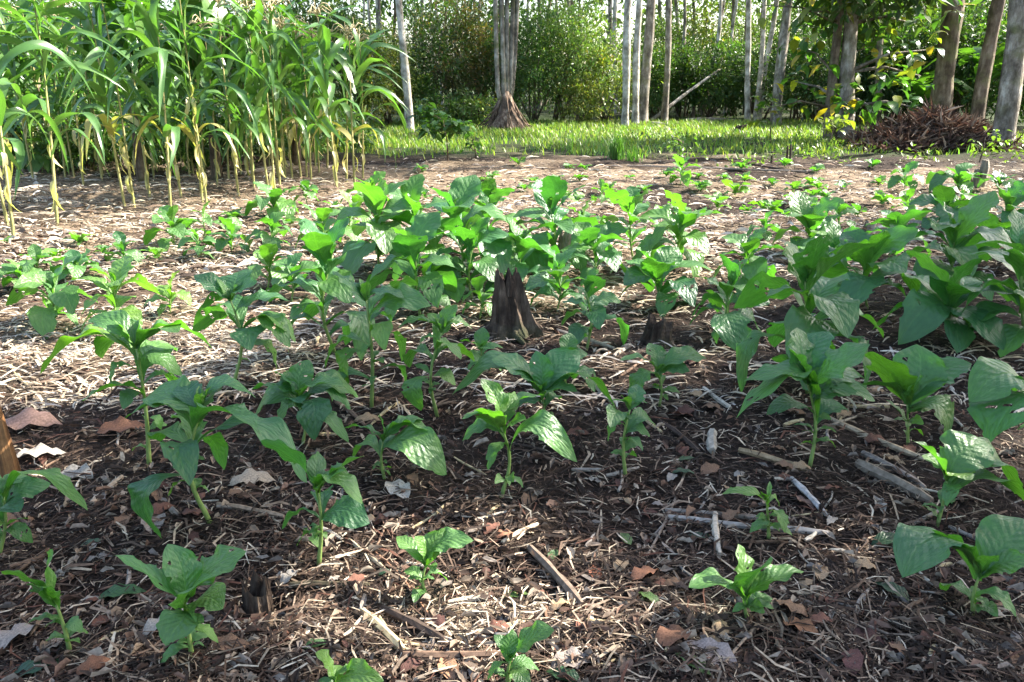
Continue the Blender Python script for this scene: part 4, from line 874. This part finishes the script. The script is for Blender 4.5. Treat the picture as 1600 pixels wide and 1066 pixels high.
# the heap of dry leaves on the right
b = P(1452, 232); root = thing('dry_leaf_heap', 'heap of dry brown leaves and fronds under the right trunks', 'heap', b); rg = np.random.default_rng(11)
xs = np.linspace(-1.75, 1.75, 40); ys = np.linspace(-.9, 1.6, 28); HX, HY = np.meshgrid(xs, ys); hz = .72*np.clip(1-(np.abs(HX-.25)/1.65)**1.8, 0, 1)*np.clip(1-((HY-.45)/1.25)**2, 0, 1)**.7*(.8+.4*vn(HX+9, HY+9, .4, 3))-.04
ii = np.arange(40*28).reshape(28, 40); q = np.stack([ii[:-1, :-1], ii[:-1, 1:], ii[1:, 1:], ii[1:, :-1]], -1).reshape(-1, 4)
ob('mound', mk('mound', np.stack([HX.ravel(), HY.ravel(), hz.ravel()], 1), q, M_rot), root)
n = 5200; k = rg.integers(0, 40*28, n); pz = np.stack([HX.ravel(), HY.ravel(), np.maximum(hz.ravel(), 0)+.02], 1)[k]+rg.normal(0, .05, (n, 3)); pz[:, 2] = np.maximum(pz[:, 2], .01)
pal = np.array([(.09, .055, .04), (.16, .11, .08), (.05, .032, .026), (.28, .22, .17), (.17, .09, .06)])[rg.integers(0, 5, n)]*rg.uniform(.6, 1.3, n)[:, None]
V, T, cc = leaf_cloud(pz, np.stack([pz[:, 0]*.5, pz[:, 1]*.3-.4, np.full(n, .05)], 1)*.6, .42, .13, rg, pal, .35)
kind(ob('dry_leaves', mk('dry_leaves', V, [T], M_litter, col=cc, smooth=False), root), 'stuff')

# ------------------------------------------------------------------ litter on the soil
PALC = np.array([(.022, .014, .010), (.06, .038, .026), (.12, .08, .056), (.22, .165, .12), (.36, .29, .21), (.5, .43, .33), (.11, .05, .033)])
def scatter(n, rg, pymin=246, pymax=1130, x0=-350, x1=1950, pw=1.0):
    px = rg.uniform(x0, x1, n); py = pymin+(pymax-pymin)*rg.uniform(0, 1, n)**pw
    dx = (px-800)/FPX; dy = (533-py)/FPX; dz = -SP+dy*CP; t = -CAM_H/dz
    return dx*t, (CP+dy*SP)*t
def chips(n, seed, len0, len1, wr, dist_gain, zlift=.012, pw=1.0, pmin=246):
    rg = np.random.default_rng(seed); X, Y = scatter(n, rg, pmin, pw=pw); m = straw_mask(X, Y); n = len(X)
    L_ = rg.uniform(len0, len1, n)*(rg.uniform(0, 1, n)**1.2*.85+.15)*2*(1+dist_gain*np.clip(Y-2, 0, 12)); W_ = L_*wr*rg.uniform(.5, 1.6, n); W_ = np.maximum(np.minimum(W_, .02+.001*Y), .0007*Y)
    a = rg.uniform(0, 2*PI, n); d = np.stack([np.cos(a), np.sin(a), rg.normal(0, .14, n)], 1); s = np.stack([-np.sin(a), np.cos(a), rg.normal(0, .35, n)], 1)
    c = np.stack([X, Y, gza(X, Y)+rg.uniform(.002, zlift, n)], 1); b = rg.normal(0, .12, n)[:, None]*L_[:, None]*s
    V = []
    for f in (-.5, 0, .5):
        p = c+d*(f*L_)[:, None]+(b if f == 0 else 0); p[:, 2] += (L_*.06*(f == 0)); V += [p-s*(W_*.5*(1-.4*(f != 0)))[:, None], p+s*(W_*.5*(1-.4*(f != 0)))[:, None]]
    V = np.stack(V, 1).reshape(-1, 3); k = np.arange(n)*6; Q = np.concatenate([np.stack([k, k+2, k+3, k+1], 1), np.stack([k+2, k+4, k+5, k+3], 1)])
    u = rg.uniform(0, 1, n)
    i = np.where(u < .38-.28*m, 0, np.where(u < .66-.41*m, 1, np.where(u < .83-.45*m, 2, np.where(u < .92-.32*m, 3, np.where(u < .975-.2*m, 4, 5))))); i = np.where(rg.random(n) < .06*(1-m), 6, i)
    col = PALC[i]*rg.uniform(.75, 1.25, n)[:, None]
    return V, Q, np.repeat(col, 6, 0)
def thatch(n, seed):
    rg = np.random.default_rng(seed); X, Y = scatter(n, rg, 268, 640, pw=.8); m = straw_mask(X, Y); k = rg.random(n) < m*1.6+.05; X, Y = X[k], Y[k]; n = len(X)
    L_ = rg.uniform(.04, .12, n)+.2*rg.random(n)**4; W_ = rg.uniform(.004, .013, n)+.0005*Y; a = rg.normal(0, .9, n)+rg.integers(0, 2, n)*PI; d = np.stack([np.cos(a), np.sin(a), rg.normal(0, .05, n)], 1); s = np.stack([-np.sin(a), np.cos(a), rg.normal(0, .3, n)], 1)
    c = np.stack([X, Y, gza(X, Y)+rg.uniform(.006, .05, n)], 1); cv = rg.normal(0, .16, n); V = []
    for f in (-.5, -.17, .17, .5):
        p = c+d*(f*L_)[:, None]+s*((.25-f*f)*cv*L_)[:, None]; p[:, 2] -= np.abs(f)*.03; ww = W_*(.5 if abs(f) < .4 else .25); V += [p-s*ww[:, None], p+s*ww[:, None]]
    V = np.stack(V, 1).reshape(-1, 3); k = np.arange(n)*8; Q = np.concatenate([np.stack([k+j, k+j+2, k+j+3, k+j+1], 1) for j in (0, 2, 4)])
    col = np.array([(.5, .42, .30), (.6, .53, .42), (.30, .23, .16), (.14, .10, .07), (.4, .35, .3)])[rg.integers(0, 5, n)]*rg.uniform(.75, 1.2, n)[:, None]
    return V, Q, np.repeat(col, 8, 0)
def debris(n, seed):                               # old maize leaves and broken stalks, coarse enough to show at a distance
    rg = np.random.default_rng(seed); X, Y = scatter(n, rg, 249, 430, pw=.9); k = (rg.random(n) < .35+straw_mask(X, Y)) & (Y < 18.5); X, Y = X[k], Y[k]; n = len(X)
    L_ = rg.uniform(.08, .3, n); W_ = rg.uniform(.010, .03, n); a = rg.normal(0, .8, n)+rg.integers(0, 2, n)*PI; d = np.stack([np.cos(a), np.sin(a), rg.normal(0, .08, n)], 1); s = np.stack([-np.sin(a), np.cos(a), rg.normal(0, .5, n)], 1)
    c = np.stack([X, Y, gza(X, Y)+rg.uniform(.01, .08, n)], 1); cv = rg.normal(0, .08, n); V = []
    for f in (-.5, -.17, .17, .5):
        p = c+d*(f*L_)[:, None]+s*((.25-f*f)*cv*L_)[:, None]; p[:, 2] -= np.abs(f)*.06; ww = W_*(.5 if abs(f) < .4 else .2); V += [p-s*ww[:, None], p+s*ww[:, None]]
    V = np.stack(V, 1).reshape(-1, 3); k = np.arange(n)*8; Q = np.concatenate([np.stack([k+j, k+j+2, k+j+3, k+j+1], 1) for j in (0, 2, 4)])
    col = np.array([(.5, .43, .32), (.6, .54, .45), (.25, .18, .13), (.09, .065, .048), (.14, .10, .075), (.3, .26, .22)])[rg.integers(0, 6, n)]*rg.uniform(.7, 1.2, n)[:, None]
    return V, Q, np.repeat(col, 8, 0)
V, Q, cc = debris(19000, 72); o = kind(ob('stalk_debris', mk('stalk_debris', V, Q, M_litter, col=cc, smooth=False)), 'stuff'); tag(o, 'coarse dry leaves and broken stalks over the far half of the field', 'litter')
V, Q, cc = thatch(30000, 71); o = kind(ob('thatch', mk('thatch', V, Q, M_litter, col=cc, smooth=False)), 'stuff'); tag(o, 'pale dry thatch of old stalks over the sunlit middle ground', 'straw')
for nm, lab, ar in (('fine_litter', 'fine dark crumbs and chips covering the soil', (70000, 1, .008, .026, .2, .10, .012)), ('straw_litter', 'thin pale straw and fibres strewn over the soil', (42000, 2, .03, .085, .05, .10, .02, .9))):
    V, Q, cc = chips(*ar); o = kind(ob(nm, mk(nm, V, Q, M_litter, col=cc, smooth=False)), 'stuff'); tag(o, lab, 'litter')
rg = np.random.default_rng(5); X, Y = scatter(4600, rg); n = len(X); mm = straw_mask(X, Y)
pal = np.array([(.1, .06, .042), (.16, .10, .072), (.22, .165, .12), (.3, .25, .195), (.06, .04, .03), (.2, .17, .145)])[rg.integers(0, 6, n)]*rg.uniform(.7, 1.25, n)[:, None]
p = np.stack([X, Y, gza(X, Y)+.012], 1); a = rg.uniform(0, 2*PI, n); d = np.stack([np.cos(a), np.sin(a), rg.normal(.08, .12, n)], 1); s = np.stack([-np.sin(a), np.cos(a), rg.normal(0, .25, n)], 1); l = (rg.uniform(.025, .075, n)*(1+.05*np.clip(Y-2, 0, 10)))[:, None]; s = s*rg.uniform(.35, 1.0, n)[:, None]; h1 = np.concatenate([np.zeros((n, 2)), rg.uniform(-.004, .02, (n, 1))], 1); h2 = np.concatenate([np.zeros((n, 2)), rg.uniform(-.004, .02, (n, 1))], 1); sk = d*l*rg.uniform(-.18, .18, (n, 1))
V = np.stack([p, p+d*l*.3+s*l*.24+h1, p+d*l*.75+s*l*.16+h2+sk, p+d*l, p+d*l*.7-s*l*.2+h1-sk, p+d*l*.35-s*l*.22+h2], 1).reshape(-1, 3); k = np.arange(n)*6
o = kind(ob('leaf_litter', mk('leaf_litter', V, [np.stack([k, k+1, k+2, k+3], 1), np.stack([k, k+3, k+4, k+5], 1)], M_litter, col=np.repeat(pal, 6, 0), smooth=False)), 'stuff'); tag(o, 'small dry brown and grey leaf fragments on the soil', 'litter')

# single dead leaves, green fallen leaves and sticks one can pick out
DL = [leaf_sheet('dead_leaf', M_dry, nu=10, nv=6, prof='leaf', bow=b, fold=f, ruffle=.06, twist=t, holes=0, bites=2, seed=i) for i, (b, f, t) in enumerate([(.08, .3, .3), (.18, .1, -.4), (.03, .5, 0), (.22, -.3, .5)])]
GL = [leaf_sheet('fallen_leaf', M_tob, nu=10, nv=6, prof='leaf', bow=b, fold=.15, ruffle=.03, holes=1, seed=i) for i, b in enumerate((.05, .12, .2))]
def ground_leaf(px, py, Lpx, ang, col, label, group=None, name='dead_leaf', W=.5, seed=0, pool=None):
    r = random.Random(seed+int(px)*3+int(py)); b = P(px, py); mpp = (b-Vector((0, 0, CAM_H))).length/FPX; L_ = Lpx*mpp; d = Vector((math.cos(ang), math.sin(ang), 0))
    s = b-d*L_*.5; e = b+d*L_*.5; s.z = gz(s.x, s.y)+.006; e.z = gz(e.x, e.y)+.008; m = leaf_mtx(s, e, L_*W, Vector((r.uniform(-.4, .4), r.uniform(-.4, .4), 0)), 0); m.translation = Vector((0, 0, 0))
    o = ob(name, r.choice(pool or DL), None, color=tuple(Vector(col)*r.uniform(.85, 1.15))); o.matrix_basis = Matrix.Translation(s) @ m
    return tag(o, label, 'leaf', group)
BRN, RED, GRY, TAN, WHT = (.2, .12, .075), (.17, .08, .055), (.26, .22, .19), (.36, .25, .15), (.32, .29, .25)
for (x_, y_, l_, a_, c_, lab) in [
 (1282,890,46,1.2,TAN,'tan dead leaf standing out right of the pointed small plant'),(1232,955,60,2.3,BRN,'brown dead leaf, upper of a torn pair'),(1245,985,62,2.5,(.26,.13,.07),'brown dead leaf, lower of a torn pair'),(930,896,40,1.6,(.3,.12,.07),'reddish dead leaf right of the charred split stick'),
 (240,812,66,1.9,GRY,'pale grey dead leaf under the broad hanging leaf'),(395,757,70,.4,(.38,.32,.25),'crumpled pale dead leaf right of the tall holed plant'),(620,765,70,2.2,(.42,.38,.33),'big pale dead leaf below the low spreading plant'),(900,1035,80,.2,GRY,'whitish dead leaf near the bottom edge right of centre'),
 (770,830,40,.9,RED,'red brown curled leaf left of the pale stick end'),(790,842,36,.3,(.36,.17,.1),'orange dead leaf beside the red brown curled one'),(1055,1010,80,.5,(.2,.1,.06),'large dark brown leaf near the bottom edge'),(1110,1030,80,2.6,(.33,.27,.24),'large grey leaf overlapping the dark brown one at the bottom'),
 (1330,1040,56,1.3,(.13,.06,.05),'purple brown dead leaf by the bottom edge right'),(1250,780,52,2.0,(.22,.14,.11),'dull brown leaf under the grey diagonal stick'),(1145,802,46,.8,BRN,'curled brown leaf at the frayed seedling'),(60,705,66,.3,WHT,'bleached dead leaf beside the orange post'),(45,668,85,.2,(.3,.19,.15),'long reddish grey leaf at the left edge'),
 (110,735,70,2.9,WHT,'white papery leaf below the bleached one'),(190,670,66,.4,(.16,.08,.05),'brown dead leaf left of the tall pale leaved plant'),(360,1020,60,.2,BRN,'brown leaf right of the low broad leaved plant'),(30,1000,80,1.0,GRY,'grey dead leaf in the bottom left corner'),(150,1055,50,.3,(.24,.11,.06),'orange brown leaf at the bottom left edge'),
 (255,985,60,.8,WHT,'pale leaf scrap behind the low broad leaved plant'),(970,885,44,1.1,TAN,'slim tan leaf hanging on a weed stem right of centre'),(1320,645,34,.6,TAN,'tan dead leaf under the large tiered plant'),(1010,900,60,.5,(.3,.14,.08),'bright brown leaf left of the green fallen ones'),(880,945,50,.6,(.48,.33,.19),'yellow brown leaf at the edge of the sunlit patch'),
 (700,1040,60,1.9,(.3,.17,.1),'brown leaf under the straw bundle'),(1590,1050,50,.9,BRN,'brown leaf in the bottom right corner')]:
    ground_leaf(x_, y_, l_, a_, c_, lab)
for (x_, y_, l_, a_, c_, lab) in [(190,921,66,.2,(.055,.13,.045),'flat green fallen leaf left of the low broad leaved plant'),(1012,936,44,2.2,(.1,.17,.05),'oval green fallen leaf right of the sunlit patch'),(978,826,36,1.9,(.13,.2,.06),'pale green fallen leaf above the oval one'),(1395,915,52,2.2,(.03,.07,.03),'dark green fallen leaf left of the corner plant'),(1392,842,56,.1,(.035,.08,.03),'jagged dark green leaf on bare soil'),
 (1070,735,40,.1,(.035,.08,.04),'dark green fallen leaf beneath the root stub side'),(1075,712,34,.3,(.07,.13,.06),'small green fallen leaf above the dark one'),(143,838,30,.4,(.08,.15,.09),'small blue green leaf on the mulch near the left edge'),(808,925,44,.3,(.12,.2,.05),'green fallen leaf on the sunlit straw patch'),(865,860,34,1.2,(.07,.14,.05),'green fallen leaf beside the charred split stick'),
 (60,1050,70,.7,(.03,.075,.045),'dark green fallen leaf in the bottom left corner'),(495,1012,40,.5,(.06,.14,.04),'green fallen leaf above the bottom edge sprout'),(880,1058,60,2.6,(.055,.12,.05),'green fallen leaf at the bottom edge'),(600,888,26,.6,(.03,.07,.035),'dark green fallen leaf left of the small bright seedling'),(1095,832,36,2.8,(.03,.06,.03),'dark green leaf left of the frayed seedling'),(1080,1050,60,2.4,(.09,.17,.05),'green leaf scrap by the large grey leaf at the bottom')]:
    ground_leaf(x_, y_, l_, a_, c_, lab, name='fallen_leaf', W=.45, pool=GL)
r = random.Random(12)
for i in range(150):
    x_, y_ = r.uniform(-30, 1630), 560+500*r.random(); c_, w_ = r.choice(((BRN, 'brown'), (RED, 'reddish brown'), (GRY, 'grey'), (TAN, 'tan'), (WHT, 'whitish'), ((.1, .05, .04), 'dark brown'), (BRN, 'brown'), (RED, 'reddish brown')))
    ground_leaf(x_, y_, r.uniform(18, 44), r.uniform(0, 6.28), c_, 'small %s dead leaf lying among the shaded mulch' % w_, 'small %s dead leaves on the mulch' % w_, W=r.uniform(.35, .6), seed=i)
def stick(p0, p1, wpx, col, label, group=None, bend=.02, name='stick', lift=0):
    a, c = P(*p0), P(*p1); r = random.Random(int(p0[0]*7+p0[1])); mpp = (a.lerp(c, .5)-Vector((0, 0, CAM_H))).length/FPX; q = wpx*mpp/2; pts = []; L_ = (c-a).length; sd = Vector((-(c-a).y, (c-a).x, 0)).normalized()
    k1 = r.uniform(-bend, bend)
    for i in range(7):
        f = i/6; p = a.lerp(c, f)+sd*(L_*k1*math.sin(PI*f*1.3)); p.z = .5*max(gz(p.x, p.y), a.z+(c.z-a.z)*f)+.5*(a.z+(c.z-a.z)*f)+q*.55+.004+lift; pts.append(p-a)
    mb = MB(); mb.tube(pts, [q*.8]+[q*r.uniform(.85, 1.1) for _ in range(5)]+[q*.65], 6, .12, r)
    return tag(ob(name, mb.mesh(name, M_stick, smooth=False), None, loc=a, color=col), label, 'stick', group)
SG, SY, SD, SB, SW = (.27, .235, .2), (.46, .37, .21), (.06, .042, .032), (.17, .11, .075), (.5, .45, .37)
for p0, p1, w_, c_, lab in [((565,958),(632,1010),13,SY,'yellow hollow cane by the sunlit straw patch'),((597,950),(695,997),15,SD,'thick dark branch beside the yellow cane'),((628,1018),(795,1024),13,SB,'long brown stalk lying below the sunlit straw patch'),((585,852),(682,966),6,(.26,.14,.085),'thin reddish stick running into the sunlit patch'),((828,858),(910,945),15,(.16,.12,.09),'charred split branch right of the small bright seedling'),((785,852),(840,820),8,(.55,.46,.33),'short pale stick above the charred branch'),
 ((1040,786),(1200,806),8,SG,'grey stick behind the frayed seedling'),((1045,800),(1295,830),10,(.33,.3,.27),'long grey weathered stick crossing under the frayed seedling'),((1236,750),(1292,804),9,(.38,.36,.34),'grey diagonal stick right of the frayed seedling'),((1155,702),(1262,733),11,(.3,.22,.13),'tan stick ending at the large tiered plant'),((1290,648),(1442,716),9,(.36,.28,.19),'long pale stick running behind the plant with the big upright leaf'),
 ((1340,726),(1455,778),17,(.2,.165,.13),'thick grey branch right of the large tiered plant'),((1348,706),(1448,758),10,(.24,.2,.17),'grey branch lying along the thick one'),((1118,798),(1123,862),10,(.5,.43,.34),'short pale bit of wood left of the frayed seedling'),((1114,672),(1112,700),16,(.36,.32,.26),'stubby pale chunk of cane right of the narrow plant'),((1030,655),(1095,700),9,SD,'dark stick right of the narrow plant'),
 ((320,850),(452,862),6,SB,'thin stick behind the low broad leaved plant'),((453,908),(577,912),10,(.09,.075,.045),'dark mossy stick right of the hollow stub'),((143,782),(190,740),9,(.36,.28,.21),'pale stick right of the white papery leaf'),((340,793),(445,812),8,(.24,.18,.13),'brown stick beside the tall holed plant'),((925,592),(962,628),10,(.42,.36,.28),'pale short stick between ragged wide plant and root stub'),((1118,1062),(1192,968),5,(.28,.21,.15),'thin straight stick pointing to the small pointed plant'),
 ((1195,915),(1400,992),5,(.25,.19,.14),'long thin stick across the lower right'),((1215,924),(1300,930),7,(.4,.32,.22),'flat tan stalk right of the small pointed plant'),((1010,862),(1085,700),4,(.23,.18,.14),'thin twig right of the narrow plant'),((1235,680),(1345,650),4,(.3,.25,.19),'thin twig by the stem of the large tiered plant'),((545,835),(600,880),7,(.36,.29,.2),'pale stick left of the small bright seedling'),((870,520),(960,545),7,(.4,.34,.27),'pale stick behind the root stub'),((930,870),(985,900),4,SB,'thin brown twig right of the charred branch'),
 ((985,540),(960,560),8,SG,'small grey stick below the slim crinkled plant'),((1100,605),(1140,640),8,SW,'bleached stick below the drooping plant'),((1440,1040),(1505,975),5,(.3,.25,.19),'thin twig in the lower right near the corner plant'),((20,900),(75,850),6,SB,'brown stick at the left edge'),((660,980),(720,1000),6,SW,'bleached splinter in the sunlit straw patch'),((700,940),(770,930),9,(.6,.5,.36),'flat bleached bark strip in the sunlit patch'),((745,985),(830,970),9,(.55,.44,.28),'pale husk strip below the sunlit patch'),
 ((980,262),(1260,274),3.2,(.3,.25,.2),'long thin pole lying along the grass border'),((1130,250),(1260,276),3,SD,'dark thin branch lying near the stakes'),((0,300),(75,292),9,SW,'pale fallen branch behind the nearest maize'),((380,272),(480,262),7,SG,'grey branch lying behind the maize bases')]:
    stick(p0, p1, w_, c_, lab)
r = random.Random(33)
for i in range(150):
    x_, y_ = r.uniform(-20, 1620), 480+580*r.random(); a = r.uniform(0, 6.28); l = r.uniform(22, 75); c_, n_ = r.choice(((SG, 'grey'), (SY, 'straw coloured'), (SB, 'brown'), (SD, 'dark'), (SW, 'bleached'), (SG, 'grey'), (SB, 'brown')))
    stick((x_, y_), (x_+math.cos(a)*l, y_+math.sin(a)*l*.6), r.uniform(2.5, 6.5), c_, 'short thin %s twig lying among the mulch' % n_, 'short %s twigs on the mulch' % n_, .06, 'twig')
